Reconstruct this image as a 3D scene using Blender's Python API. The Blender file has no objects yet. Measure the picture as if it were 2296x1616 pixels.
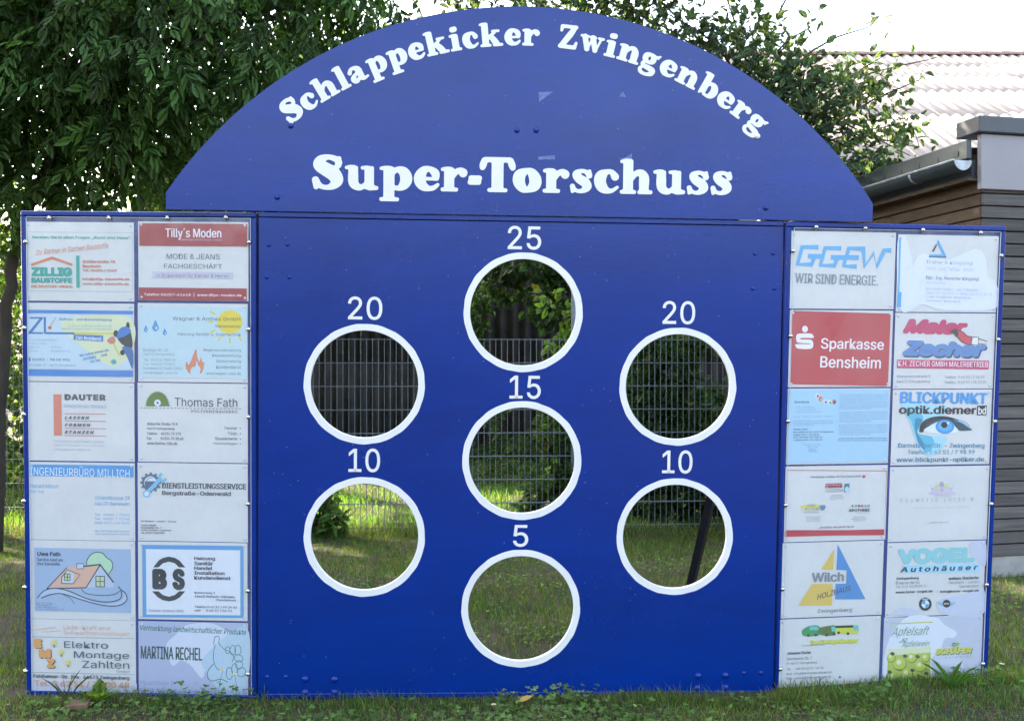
import bpy, math, random, os
import numpy as np
random.seed(7); rng = np.random.default_rng(11)
S = bpy.context.scene; COL = S.collection
R_ = math.radians
# ---------------------------------------------------------------- camera
F, CX, CY, CAMZ = 2100.0, 1147.5, 808.0, 1.333      # focal length and centre in units of a 2295 px wide frame
cam = bpy.data.cameras.new('camera'); cam_o = bpy.data.objects.new('camera', cam); COL.objects.link(cam_o)
cam_o.location = (0, 0, CAMZ); cam_o.rotation_euler = (R_(90), 0, 0)
cam.sensor_width = 36; cam.lens = F / 2295 * 36; cam.clip_start = .05; cam.clip_end = 500
cam.dof.use_dof = True; cam.dof.focus_distance = 3.75; cam.dof.aperture_fstop = 6.3
S.camera = cam_o
# ---------------------------------------------------------------- world and sun
SUN_AZ, SUN_EL = R_(-52), R_(37)                      # azimuth from +Y towards +X
w = bpy.data.worlds.new('World'); S.world = w; w.use_nodes = True
nt = w.node_tree; bg = nt.nodes['Background']; sky = nt.nodes.new('ShaderNodeTexSky'); sky.sky_type = 'NISHITA'
sky.sun_disc = False; sky.sun_elevation = SUN_EL; sky.sun_rotation = SUN_AZ; sky.air_density = 1.0; sky.dust_density = 4.0; sky.ozone_density = 1.0
hz = nt.nodes.new('ShaderNodeHueSaturation'); hz.inputs['Saturation'].default_value = .72      # thin white cloud veil
nt.links.new(sky.outputs[0], hz.inputs['Color']); nt.links.new(hz.outputs[0], bg.inputs[0]); bg.inputs[1].default_value = .15
sl = bpy.data.lights.new('sun', 'SUN'); sl.energy = 4.2; sl.angle = R_(.5); sl.color = (1, .87, .70)
so = bpy.data.objects.new('sun', sl); COL.objects.link(so)
sd = np.array([math.sin(SUN_AZ)*math.cos(SUN_EL), math.cos(SUN_AZ)*math.cos(SUN_EL), math.sin(SUN_EL)])
from mathutils import Vector, Matrix
so.rotation_euler = Vector(sd).to_track_quat('Z', 'Y').to_euler()
S.view_settings.view_transform = 'Standard'; S.view_settings.look = 'None'
S.view_settings.exposure = 2.82; S.view_settings.gamma = 1; S.view_settings.use_curve_mapping = False
S.cycles.max_bounces = 10; S.cycles.transparent_max_bounces = 16; S.cycles.use_denoising = True
# ---------------------------------------------------------------- helpers
def lin(c):
    return tuple(((v/255)/12.92 if v/255 <= .04045 else ((v/255+.055)/1.055)**2.4) for v in c)
def srgb(h): return lin(tuple(int(h[i:i+2], 16) for i in (0, 2, 4)))
def at(px, py, Y): return np.array([(px-CX)*Y/F, Y, CAMZ-(py-CY)*Y/F])
def link(o, parent=None):
    COL.objects.link(o)
    if parent is not None: o.parent = parent
    return o
def tag(o, label=None, cat=None, group=None, kind=None):
    if label: o['label'] = label
    if cat: o['category'] = cat
    if group: o['group'] = group
    if kind: o['kind'] = kind
    return o
def empty(name, loc=(0, 0, 0), rot=None):
    o = bpy.data.objects.new(name, None); o.empty_display_size = .1; o.location = loc
    if rot is not None: o.rotation_euler = rot
    COL.objects.link(o); return o
def mesh(name, V, Fc, mat, parent=None, smooth=False, col=None):
    m = bpy.data.meshes.new(name); m.from_pydata([tuple(v) for v in V], [], Fc); m.update()
    if col is not None: setcol(m, col)
    for x in (mat if isinstance(mat, (list, tuple)) else [mat]): m.materials.append(x)
    if smooth: m.polygons.foreach_set('use_smooth', [True]*len(m.polygons))
    return link(bpy.data.objects.new(name, m), parent)
def setcol(m, col):
    a = m.color_attributes.new('col', 'FLOAT_COLOR', 'POINT')
    c = np.ones((len(m.vertices), 4), 'f'); c[:, :3] = col; a.data.foreach_set('color', c.ravel())
def trimesh(V, T, col=None, name='m'):
    m = bpy.data.meshes.new(name); V = np.asarray(V, 'f'); T = np.asarray(T, 'i')
    m.vertices.add(len(V)); m.vertices.foreach_set('co', V.ravel())
    m.loops.add(T.size); m.loops.foreach_set('vertex_index', T.ravel())
    m.polygons.add(len(T)); m.polygons.foreach_set('loop_start', np.arange(len(T), dtype='i')*3)
    m.polygons.foreach_set('loop_total', np.full(len(T), 3, 'i')); m.update(calc_edges=True)
    if col is not None: setcol(m, col)
    return m
def box_vf(x0, x1, y0, y1, z0, z1, b=0):
    if b <= 0:
        V = [(x, y, z) for x in (x0, x1) for y in (y0, y1) for z in (z0, z1)]
        Fc = [(0, 1, 3, 2), (4, 6, 7, 5), (0, 4, 5, 1), (2, 3, 7, 6), (0, 2, 6, 4), (1, 5, 7, 3)]
        return V, Fc
    # chamfered box
    V = []; idx = {}
    for i, x in enumerate((x0, x1)):
        for j, y in enumerate((y0, y1)):
            for k, z in enumerate((z0, z1)):
                sx, sy, sz = (b if i == 0 else -b), (b if j == 0 else -b), (b if k == 0 else -b)
                idx[i, j, k] = len(V); V += [(x, y+sy, z+sz), (x+sx, y, z+sz), (x+sx, y+sy, z)]
    I = lambda i, j, k, a: idx[i, j, k]+a
    Fc = []
    for i in (0, 1):
        Fc.append((I(i,0,0,0), I(i,0,1,0), I(i,1,1,0), I(i,1,0,0))); Fc.append((I(0,i,0,1), I(0,i,1,1), I(1,i,1,1), I(1,i,0,1))); Fc.append((I(0,0,i,2), I(0,1,i,2), I(1,1,i,2), I(1,0,i,2)))
        for j in (0, 1):
            Fc.append((I(i,j,0,0), I(i,j,1,0), I(i,j,1,1), I(i,j,0,1))); Fc.append((I(i,0,j,0), I(i,1,j,0), I(i,1,j,2), I(i,0,j,2))); Fc.append((I(0,i,j,1), I(1,i,j,1), I(1,i,j,2), I(0,i,j,2)))
            for k in (0, 1): Fc.append((I(i,j,k,0), I(i,j,k,1), I(i,j,k,2)))
    return V, Fc
def box(name, x0, x1, y0, y1, z0, z1, mat, parent=None, b=0):
    V, Fc = box_vf(x0, x1, y0, y1, z0, z1, b); o = mesh(name, V, Fc, mat, parent); fixn(o.data); return o
def fixn(m):
    import bmesh
    bm = bmesh.new(); bm.from_mesh(m); bmesh.ops.recalc_face_normals(bm, faces=bm.faces); bm.to_mesh(m); bm.free()
def tube_vf(pts, rad, n=8, cap=True):
    pts = np.asarray(pts, float); rad = np.broadcast_to(rad, len(pts)); V = []; Fc = []
    for i, p in enumerate(pts):
        d = pts[min(i+1, len(pts)-1)]-pts[max(i-1, 0)]; d /= np.linalg.norm(d)+1e-9
        a = np.cross(d, (0, 0, 1) if abs(d[2]) < .9 else (1, 0, 0)); a /= np.linalg.norm(a); bb = np.cross(d, a)
        for k in range(n):
            t = 2*math.pi*k/n; V.append(p+rad[i]*(math.cos(t)*a+math.sin(t)*bb))
    for i in range(len(pts)-1):
        for k in range(n): Fc.append((i*n+k, i*n+(k+1) % n, (i+1)*n+(k+1) % n, (i+1)*n+k))
    if cap: Fc += [tuple(range(n))[::-1], tuple(range((len(pts)-1)*n, len(pts)*n))]
    return V, Fc
def merge(parts):
    V = []; Fc = []
    for v, f in parts:
        n = len(V); V += list(v); Fc += [tuple(i+n for i in q) for q in f]
    return V, Fc
def spline(P, n=8, closed=False):
    P = np.asarray(P, float); N = len(P); out = []
    rngk = range(N if closed else N-1)
    for i in rngk:
        if closed: a, b, c, d = P[(i-1) % N], P[i], P[(i+1) % N], P[(i+2) % N]
        else: a, b, c, d = P[max(i-1, 0)], P[i], P[i+1], P[min(i+2, N-1)]
        for t in np.arange(n)/n:
            out.append(.5*((2*b)+(c-a)*t+(2*a-5*b+4*c-d)*t*t+(-a+3*b-3*c+d)*t**3))
    if not closed: out.append(P[-1])
    return np.array(out)
# ---------------------------------------------------------------- materials
def newmat(name):
    m = bpy.data.materials.new(name); m.use_nodes = True; return m, m.node_tree, m.node_tree.nodes['Principled BSDF']
def noise(nt, scale, detail=4, vec=None, rough=.6, sc=None):
    n = nt.nodes.new('ShaderNodeTexNoise'); n.inputs['Scale'].default_value = scale; n.inputs['Detail'].default_value = detail; n.inputs['Roughness'].default_value = rough
    tc = nt.nodes.new('ShaderNodeTexCoord'); src = tc.outputs['Object']
    if sc:
        mp = nt.nodes.new('ShaderNodeMapping'); mp.inputs['Scale'].default_value = sc; nt.links.new(src, mp.inputs[0]); src = mp.outputs[0]
    nt.links.new(src, n.inputs['Vector']); return n
def ramp(nt, src, stops):
    r = nt.nodes.new('ShaderNodeValToRGB'); el = r.color_ramp.elements
    while len(el) < len(stops): el.new(.5)
    for e, (p, c) in zip(el, stops): e.position = p; e.color = tuple(c)+(1,)
    nt.links.new(src, r.inputs[0]); return r
def bump(nt, src, dist, st=.5, bsdf=None, prev=None):
    b = nt.nodes.new('ShaderNodeBump'); b.inputs['Strength'].default_value = st; b.inputs['Distance'].default_value = dist
    nt.links.new(src, b.inputs['Height'])
    if prev: nt.links.new(prev.outputs[0], b.inputs['Normal'])
    if bsdf: nt.links.new(b.outputs[0], bsdf.inputs['Normal'])
    return b
def simple(name, c, rough=.5, metal=0, spec=.5, var=0, scale=30, bm=0, sc=None):
    m, nt, p = newmat(name); p.inputs['Base Color'].default_value = tuple(c)+(1,); p.inputs['Roughness'].default_value = rough
    p.inputs['Metallic'].default_value = metal; p.inputs['Specular IOR Level'].default_value = spec
    if var or bm:
        n = noise(nt, scale, sc=sc)
        if var:
            c = np.array(c); r = ramp(nt, n.outputs[0], [(.3, c*(1-var)), (.7, np.minimum(c*(1+var), .95))]); nt.links.new(r.outputs[0], p.inputs['Base Color'])
        if bm: bump(nt, n.outputs[0], bm, .6, p)
    return m
def blue_paint():
    m, nt, p = newmat('blue_paint'); c = np.array((.0004, .0255, .215))
    n = noise(nt, 3.2, 7, rough=.7, sc=(.35, 1, 1.3)); r = ramp(nt, n.outputs[0], [(.3, c*.82), (.7, c*1.15)])
    v = nt.nodes.new('ShaderNodeTexVoronoi'); v.inputs['Scale'].default_value = 26; tc = nt.nodes.new('ShaderNodeTexCoord'); nt.links.new(tc.outputs['Object'], v.inputs['Vector'])
    n2 = noise(nt, 3.1, 2)                                   # sparse chips: only some of the cells, only in some zones
    lt = nt.nodes.new('ShaderNodeMath'); lt.operation = 'LESS_THAN'; lt.inputs[1].default_value = .055; nt.links.new(v.outputs['Distance'], lt.inputs[0])
    gt = nt.nodes.new('ShaderNodeMath'); gt.operation = 'GREATER_THAN'; gt.inputs[1].default_value = .48; nt.links.new(n2.outputs[0], gt.inputs[0])
    mu = nt.nodes.new('ShaderNodeMath'); mu.operation = 'MULTIPLY'; nt.links.new(lt.outputs[0], mu.inputs[0]); nt.links.new(gt.outputs[0], mu.inputs[1])
    mx = nt.nodes.new('ShaderNodeMix'); mx.data_type = 'RGBA'; nt.links.new(mu.outputs[0], mx.inputs[0]); nt.links.new(r.outputs[0], mx.inputs[6]); mx.inputs[7].default_value = (.16, .17, .22, 1)
    nt.links.new(mx.outputs[2], p.inputs['Base Color'])
    n3 = noise(nt, 1.3, 6, rough=.7); rr = ramp(nt, n3.outputs[0], [(.3, (.20,)*3), (.7, (.30,)*3)]); nt.links.new(rr.outputs[0], p.inputs['Roughness'])
    n4 = noise(nt, 60, 3, sc=(.25, 1, 1.6)); n5 = noise(nt, 900, 2)
    b = bump(nt, n4.outputs[0], .0006, .5); bump(nt, n5.outputs[0], .0002, .5, p, b)
    p.inputs['Specular IOR Level'].default_value = .42
    return m
M = {}
M['blue'] = blue_paint()
M['blue_dark'] = simple('navy_paint', (.003, .005, .016), .5)
M['white'] = simple('white_paint', (.76, .75, .74), .35, var=.05, scale=9)
M['steel'] = simple('screw_steel', (.55, .54, .52), .22, metal=1)
M['galv'] = simple('galvanised_wire', (.16, .19, .21), .45, metal=.5, var=.25, scale=40)
M['paper'] = simple('paper', (.71, .71, .70), .55, var=.03, scale=6, bm=.0016)
M['tape'] = simple('glue_residue', (.13, .17, .36), .8, var=.35, scale=120)
M['bolt_clear'] = simple('clear_plastic', (.62, .66, .74), .25)
def ink():
    m, nt, p = newmat('printed_ink'); a = nt.nodes.new('ShaderNodeAttribute'); a.attribute_name = 'col'
    nt.links.new(a.outputs['Color'], p.inputs['Base Color']); p.inputs['Roughness'].default_value = .5; return m
M['ink'] = ink()
def cover():                                              # thin clear acrylic: mirror-like share by Fresnel, the rest clear
    m, nt, p = newmat('clear_acrylic'); nt.nodes.remove(p); out = nt.nodes['Material Output']
    tr = nt.nodes.new('ShaderNodeBsdfTransparent'); tr.inputs[0].default_value = (.97, .975, .985, 1)
    gl = nt.nodes.new('ShaderNodeBsdfGlossy'); gl.inputs['Roughness'].default_value = .06
    n = noise(nt, 2.3, 3, sc=(1, 1, .6)); b = bump(nt, n.outputs[0], .03, .5); nt.links.new(b.outputs[0], gl.inputs['Normal'])
    ge = nt.nodes.new('ShaderNodeNewGeometry'); dp = nt.nodes.new('ShaderNodeVectorMath'); dp.operation = 'DOT_PRODUCT'; nt.links.new(ge.outputs['Incoming'], dp.inputs[0]); nt.links.new(ge.outputs['Normal'], dp.inputs[1])
    def mt(op, x, y=None):
        q = nt.nodes.new('ShaderNodeMath'); q.operation = op; nt.links.new(x, q.inputs[0]) if not isinstance(x, float) else setattr(q.inputs[0], 'default_value', x)
        if y is not None: nt.links.new(y, q.inputs[1]) if not isinstance(y, float) else setattr(q.inputs[1], 'default_value', y)
        return q.outputs[0]
    f5 = mt('POWER', mt('SUBTRACT', 1.0, mt('ABSOLUTE', dp.outputs['Value'])), 5.0); fac = mt('ADD', mt('MULTIPLY', f5, .93), .065)   # thin sheet, Schlick, both faces
    mx = nt.nodes.new('ShaderNodeMixShader'); nt.links.new(fac, mx.inputs[0]); nt.links.new(tr.outputs[0], mx.inputs[1]); nt.links.new(gl.outputs[0], mx.inputs[2])
    df = nt.nodes.new('ShaderNodeBsdfDiffuse'); df.inputs[0].default_value = (.8, .8, .8, 1)      # dull film and fine scratches on the sheet
    n5 = noise(nt, 1.9, 6, rough=.75, sc=(1, 1, .8)); r5 = ramp(nt, n5.outputs[0], [(.35, (.02,)*3), (.62, (.10,)*3), (.8, (.22,)*3)]); my = nt.nodes.new('ShaderNodeMixShader')
    nt.links.new(r5.outputs[0], my.inputs[0]); nt.links.new(mx.outputs[0], my.inputs[1]); nt.links.new(df.outputs[0], my.inputs[2])
    nt.links.new(my.outputs[0], out.inputs[0]); return m
M['cover'] = cover()
def leafmat(name, trans=.4, rough=.42):
    m, nt, p = newmat(name); a = nt.nodes.new('ShaderNodeAttribute'); a.attribute_name = 'col'; out = nt.nodes['Material Output']
    nt.links.new(a.outputs['Color'], p.inputs['Base Color']); p.inputs['Roughness'].default_value = rough; p.inputs['Specular IOR Level'].default_value = .25
    t = nt.nodes.new('ShaderNodeBsdfTranslucent'); mul = nt.nodes.new('ShaderNodeMix'); mul.data_type = 'RGBA'; mul.blend_type = 'MULTIPLY'; mul.inputs[0].default_value = 1
    nt.links.new(a.outputs['Color'], mul.inputs[6]); mul.inputs[7].default_value = (2.1, 2.0, .7, 1); nt.links.new(mul.outputs[2], t.inputs[0])
    mx = nt.nodes.new('ShaderNodeMixShader'); mx.inputs[0].default_value = trans
    nt.links.new(p.outputs[0], mx.inputs[1]); nt.links.new(t.outputs[0], mx.inputs[2]); nt.links.new(mx.outputs[0], out.inputs[0]); return m
M['leaf'] = leafmat('leaf', .42, .55); M['grass'] = leafmat('grass_blade', .35, .6)
M['bark'] = simple('bark', (.045, .035, .026), .9, var=.4, scale=14, bm=.02, sc=(1, 1, .3))
def wood(name, c, c2):
    m, nt, p = newmat(name)
    oi = nt.nodes.new('ShaderNodeObjectInfo'); tc = nt.nodes.new('ShaderNodeTexCoord'); mp = nt.nodes.new('ShaderNodeMapping'); mp.inputs['Scale'].default_value = (1.2, 12, 26)
    add = nt.nodes.new('ShaderNodeVectorMath'); add.operation = 'ADD'; sc = nt.nodes.new('ShaderNodeVectorMath'); sc.operation = 'SCALE'; sc.inputs[0].default_value = (7, 3, 19); nt.links.new(oi.outputs['Random'], sc.inputs['Scale'])
    nt.links.new(tc.outputs['Object'], add.inputs[0]); nt.links.new(sc.outputs[0], add.inputs[1]); nt.links.new(add.outputs[0], mp.inputs[0])
    n = nt.nodes.new('ShaderNodeTexNoise'); n.inputs['Scale'].default_value = 1.5; n.inputs['Detail'].default_value = 8; n.inputs['Roughness'].default_value = .7; n.inputs['Distortion'].default_value = .6; nt.links.new(mp.outputs[0], n.inputs['Vector'])
    r = ramp(nt, n.outputs[0], [(.25, c), (.5, (np.array(c)+c2)/2), (.75, c2)])
    hv = nt.nodes.new('ShaderNodeHueSaturation'); mr = nt.nodes.new('ShaderNodeMapRange'); mr.inputs[3].default_value = .65; mr.inputs[4].default_value = 1.35
    nt.links.new(oi.outputs['Random'], mr.inputs[0]); nt.links.new(mr.outputs[0], hv.inputs['Value']); nt.links.new(r.outputs[0], hv.inputs['Color'])
    nt.links.new(hv.outputs[0], p.inputs['Base Color']); p.inputs['Roughness'].default_value = .8; bump(nt, n.outputs[0], .004, .6, p); return m
M['plank_red'] = simple('reddish_wood', (.16, .09, .06), .8, var=.3)
M['wood_grey'] = wood('grey_weathered_wood', (.036, .033, .032), (.14, .126, .118))
M['wood_brown'] = wood('brown_weathered_wood', (.045, .028, .017), (.13, .08, .045))
M['anthracite'] = simple('anthracite_sheet', (.045, .052, .06), .45, var=.1)
M['fascia'] = simple('grey_panel', (.26, .245, .26), .5, var=.05, scale=3)
M['gutter'] = simple('gutter_metal', (.055, .068, .07), .4, metal=.3, var=.15, scale=8)
M['zinc'] = simple('gutter_end_metal', (.33, .36, .38), .45, metal=.3, var=.25, scale=16)
M['concrete'] = simple('plinth_concrete', (.32, .31, .29), .9, var=.2, scale=9, bm=.006)
def corr(name, c, c2, lich):
    m, nt, p = newmat(name)
    n = noise(nt, 3.0, 8, rough=.75); r = ramp(nt, n.outputs[0], [(.3, c), (.55, c2), (.75, lich)]); nt.links.new(r.outputs[0], p.inputs['Base Color'])
    p.inputs['Roughness'].default_value = .9; n2 = noise(nt, 40, 4); bump(nt, n2.outputs[0], .004, .5, p); return m
M['corr_wall'] = corr('dark_fibre_cement', (.020, .018, .018), (.050, .046, .046), (.085, .05, .03))
M['corr_roof'] = corr('pale_fibre_cement', (.36, .295, .25), (.44, .365, .315), (.25, .205, .175))
M['ridge'] = simple('ridge_clay', (.30, .20, .16), .9, var=.3)
def soil():
    m, nt, p = newmat('soil')
    n = noise(nt, 1.6, 6, rough=.7); r = ramp(nt, n.outputs[0], [(.3, (.024, .030, .010)), (.5, (.045, .038, .020)), (.7, (.095, .07, .046))])
    n2 = noise(nt, 60, 6, rough=.8); mx = nt.nodes.new('ShaderNodeMix'); mx.data_type = 'RGBA'; mx.blend_type = 'MULTIPLY'; mx.inputs[0].default_value = .8
    r2 = ramp(nt, n2.outputs[0], [(.3, (.35,)*3), (.7, (1.5,)*3)]); nt.links.new(r.outputs[0], mx.inputs[6]); nt.links.new(r2.outputs[0], mx.inputs[7])
    nt.links.new(mx.outputs[2], p.inputs['Base Color']); p.inputs['Roughness'].default_value = 1; bump(nt, n2.outputs[0], .02, .7, p); return m
M['soil'] = soil()
# ---------------------------------------------------------------- board planes
class Plane:
    def __init__(s, p, yaw, lean, roll):
        s.p = np.array(p, float)
        s.M = np.array(Matrix.Rotation(yaw, 3, 'Z') @ Matrix.Rotation(lean, 3, 'X') @ Matrix.Rotation(roll, 3, 'Y'))
        s.rot = Matrix(s.M.tolist()).to_euler()
    def uv(s, px, py):
        o = s.M.T @ (np.array([0, 0, CAMZ])-s.p); d = s.M.T @ np.array([(px-CX)/F, 1, (CY-py)/F]); t = -o[1]/d[1]
        q = o+t*d; return np.array([q[0], q[2]])
    def pt(s, u, v, y=0): return s.M @ np.array([u, y, v]) + s.p
C_ = Plane((-1.0015, 3.697, -.0097), .048, .0397, .0102)
L_ = Plane((-1.9361, 3.7466, -.0011), -.0288, .0439, .0118)
Rt_ = Plane((1.0685, 3.8343, -.0347), .1358, .0641, -.0002)
def fill2d(loops, y0, y1):
    """flat shape with holes, given as closed 2-D loops, standing in the local XZ plane between y0 and y1"""
    c = bpy.data.curves.new('c', 'CURVE'); c.dimensions = '2D'; c.fill_mode = 'BOTH'; c.extrude = abs(y1-y0)/2
    for lp in loops:
        s = c.splines.new('POLY'); s.points.add(len(lp)-1); s.points.foreach_set('co', np.c_[np.array(lp), np.zeros(len(lp)), np.ones(len(lp))].ravel()); s.use_cyclic_u = True
    o = bpy.data.objects.new('c', c); m = o.to_mesh()
    V = [(v.co.x, (y0+y1)/2+v.co.z, v.co.y) for v in m.vertices]; Fc = [tuple(p.vertices) for p in m.polygons]
    o.to_mesh_clear(); bpy.data.objects.remove(o); bpy.data.curves.remove(c); return V, Fc
def circ(cx, cy, rx, ry, n=72): t = np.arange(n)*2*math.pi/n; return np.c_[cx+rx*np.cos(t), cy+ry*np.sin(t)]
def flat(name, loops, y0, y1, mat, parent):
    V, Fc = fill2d(loops, y0, y1); o = mesh(name, V, Fc, mat, parent); fixn(o.data); return o
# fonts: Blender's own
def getfont(n):
    try: return bpy.data.fonts.load(os.path.join(bpy.utils.resource_path('LOCAL'), 'datafiles', 'fonts', n))
    except Exception: return None
FONT = {'I': getfont('Inter.woff2'), 'B': None}
_tc = bpy.data.curves.new('t', 'FONT'); _to = bpy.data.objects.new('t', _tc); _def = _tc.font
def textgeo(s, font='I', bold=0, shear=0, res=2, space=1):
    _tc.font = FONT.get(font) or _def; _tc.body = s; _tc.offset = bold; _tc.shear = shear; _tc.resolution_u = res; _tc.space_character = space; _tc.align_x = 'LEFT'
    m = _to.to_mesh(); V = np.array([v.co[:2] for v in m.vertices]).reshape(-1, 2); Fc = [tuple(p.vertices) for p in m.polygons]; _to.to_mesh_clear()
    lo, hi = V.min(0), V.max(0); return (V-lo)/(hi-lo), Fc, (hi-lo)
# ---------------------------------------------------------------- rounded heavy serif letters, from stroke outlines
def Bx(x0, y0, x1, y1, r=.04): return ('B', x0, y0, x1, y1, r)
def Cs(*p, closed=False): return ('C', spline(p, 6, closed))
FL = lambda y, x=.04: Cs((x+.01, y-.07, .05), (x+.12, y-.05, .055), (x+.25, y-.05, .055))
FOOT = lambda x0, x1, y=0: Bx(x0, y, x1, y+.115, .055)
G = {
'S': [Cs((.74, .78, .085), (.64, .88, .085), (.44, .93, .075), (.25, .86, .12), (.20, .71, .17), (.38, .58, .19), (.58, .46, .20), (.68, .28, .17), (.58, .13, .11), (.40, .07, .07), (.22, .12, .075), (.10, .28, .09)), Cs((.71, .70, .09), (.74, .90, .06)), Cs((.09, .28, .09), (.11, .08, .07))],
's': [Cs((.56, .52, .085), (.47, .61, .065), (.33, .64, .06), (.19, .55, .11), (.26, .43, .13), (.43, .32, .14), (.50, .20, .13), (.40, .09, .08), (.26, .06, .055), (.14, .11, .06), (.08, .2, .07)), Cs((.56, .50, .07), (.57, .64, .05)), Cs((.07, .20, .06), (.08, .05, .05))],
'c': [Cs((.60, .49, .115), (.50, .62, .075), (.35, .62, .08), (.20, .50, .16), (.17, .34, .17), (.24, .18, .15), (.38, .09, .09), (.52, .09, .06), (.67, .19, .045))],
'h': [Bx(.10, .03, .41, 1.0, .06), FL(1.0), FOOT(0, .51), Bx(.60, .03, .90, .50, .1), FOOT(.55, 1.02), Cs((.38, .44, .06), (.50, .59, .085), (.66, .60, .11), (.75, .48, .15), (.75, .30, .15))],
'n': [Bx(.10, .03, .40, .69, .06), FL(.70), FOOT(0, .50), Bx(.58, .03, .88, .48, .1), FOOT(.53, .98), Cs((.38, .44, .06), (.49, .59, .085), (.64, .60, .11), (.73, .46, .15), (.73, .28, .15))],
'u': [Bx(.11, .25, .41, .69, .05), FL(.71), Cs((.26, .40, .15), (.27, .22, .15), (.38, .11, .11), (.52, .09, .08), (.64, .18, .06)), Bx(.61, .03, .90, .69, .05), Cs((.54, .64, .05), (.70, .65, .055)), Cs((.76, .09, .09), (.98, .075, .06))],
'l': [Bx(.10, .03, .41, 1.0, .06), FL(1.0), FOOT(0, .51)],
'i': [Bx(.10, .03, .41, .69, .06), FL(.70), FOOT(0, .51), Cs((.20, .89, .115), (.31, .90, .115))],
'a': [Cs((.14, .50, .095), (.24, .61, .075), (.40, .62, .08), (.54, .50, .14), (.56, .32, .14), (.57, .15, .13), (.68, .07, .07), (.84, .10, .05)), Cs((.52, .39, .06), (.34, .35, .07), (.19, .22, .12), (.22, .13, .12), (.34, .09, .085), (.50, .20, .06))],
'p': [Bx(.11, -.27, .41, .68, .05), FOOT(0, .54, -.30), FL(.70), Cs((.38, .52, .06), (.50, .61, .08), (.66, .54, .14), (.73, .36, .165), (.68, .19, .14), (.54, .08, .08), (.38, .10, .06))],
'b': [Bx(.11, .10, .41, 1.0, .05), Cs((.16, .06, .05), (.22, .2, .1)), FL(1.0), Cs((.38, .52, .06), (.50, .61, .08), (.66, .54, .14), (.73, .36, .165), (.68, .18, .14), (.54, .07, .07), (.36, .08, .06))],
'e': [Cs((.24, .355, .05), (.64, .355, .05)), Cs((.65, .38, .07), (.60, .52, .12), (.46, .63, .08), (.29, .60, .11), (.18, .44, .16), (.17, .28, .16), (.27, .14, .13), (.42, .08, .08), (.56, .10, .07), (.68, .19, .05))],
'k': [Bx(.10, .03, .40, 1.0, .06), FL(1.0), FOOT(0, .50), Cs((.38, .34, .06), (.68, .60, .07)), Cs((.58, .635, .055), (.86, .635, .055)), Cs((.50, .44, .09), (.64, .24, .14), (.78, .10, .10)), Cs((.62, .06, .06), (.97, .06, .06))],
'r': [Bx(.10, .03, .40, .68, .05), FL(.70), FOOT(0, .52), Cs((.38, .44, .06), (.47, .57, .08), (.58, .60, .09), (.66, .54, .13))],
'o': [Cs((.40, .63, .075), (.20, .50, .16), (.17, .32, .17), (.26, .14, .13), (.40, .07, .075), (.60, .20, .16), (.63, .38, .17), (.54, .56, .13), closed=True)],
'Z': [Cs((.12, .92, .075), (.72, .93, .075)), Cs((.12, .88, .08), (.10, .74, .06)), Cs((.66, .90, .10), (.46, .56, .13), (.16, .11, .11)), Cs((.10, .085, .085), (.72, .085, .085)), Cs((.72, .10, .08), (.78, .28, .06))],
'w': [Cs((.20, .62, .12), (.36, .13, .11)), Cs((.38, .10, .05), (.52, .60, .05)), Cs((.55, .62, .12), (.71, .13, .11)), Cs((.73, .10, .05), (.90, .60, .05)), Cs((.05, .645, .055), (.36, .645, .055)), Cs((.46, .645, .055), (.66, .645, .055)), Cs((.80, .645, .055), (1.0, .645, .055))],
'g': [Cs((.36, .62, .075), (.20, .54, .12), (.19, .38, .12), (.36, .28, .07), (.52, .37, .12), (.52, .54, .12), closed=True), Cs((.54, .58, .07), (.66, .60, .06), (.78, .67, .04)), Cs((.76, .66, .035), (.72, .54, .03)), Cs((.24, .28, .06), (.13, .19, .07), (.19, .10, .09), (.42, .06, .11), (.64, .00, .12), (.62, -.14, .10), (.40, -.23, .07), (.18, -.20, .08), (.10, -.08, .08), (.18, .05, .06))],
'T': [Bx(.34, .03, .68, .96, .05), FOOT(.22, .80), Bx(.12, .85, .90, 1.0, .06), Cs((.14, .90, .09), (.10, .78, .10), (.08, .70, .08)), Cs((.88, .90, .09), (.92, .78, .10), (.94, .70, .08))],
'-': [Cs((.07, .27, .05), (.11, .40, .05)), Cs((.09, .27, .07), (.32, .27, .07)), Cs((.11, .40, .07), (.34, .40, .07)), Cs((.33, .27, .05), (.36, .40, .05))],
}
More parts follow.
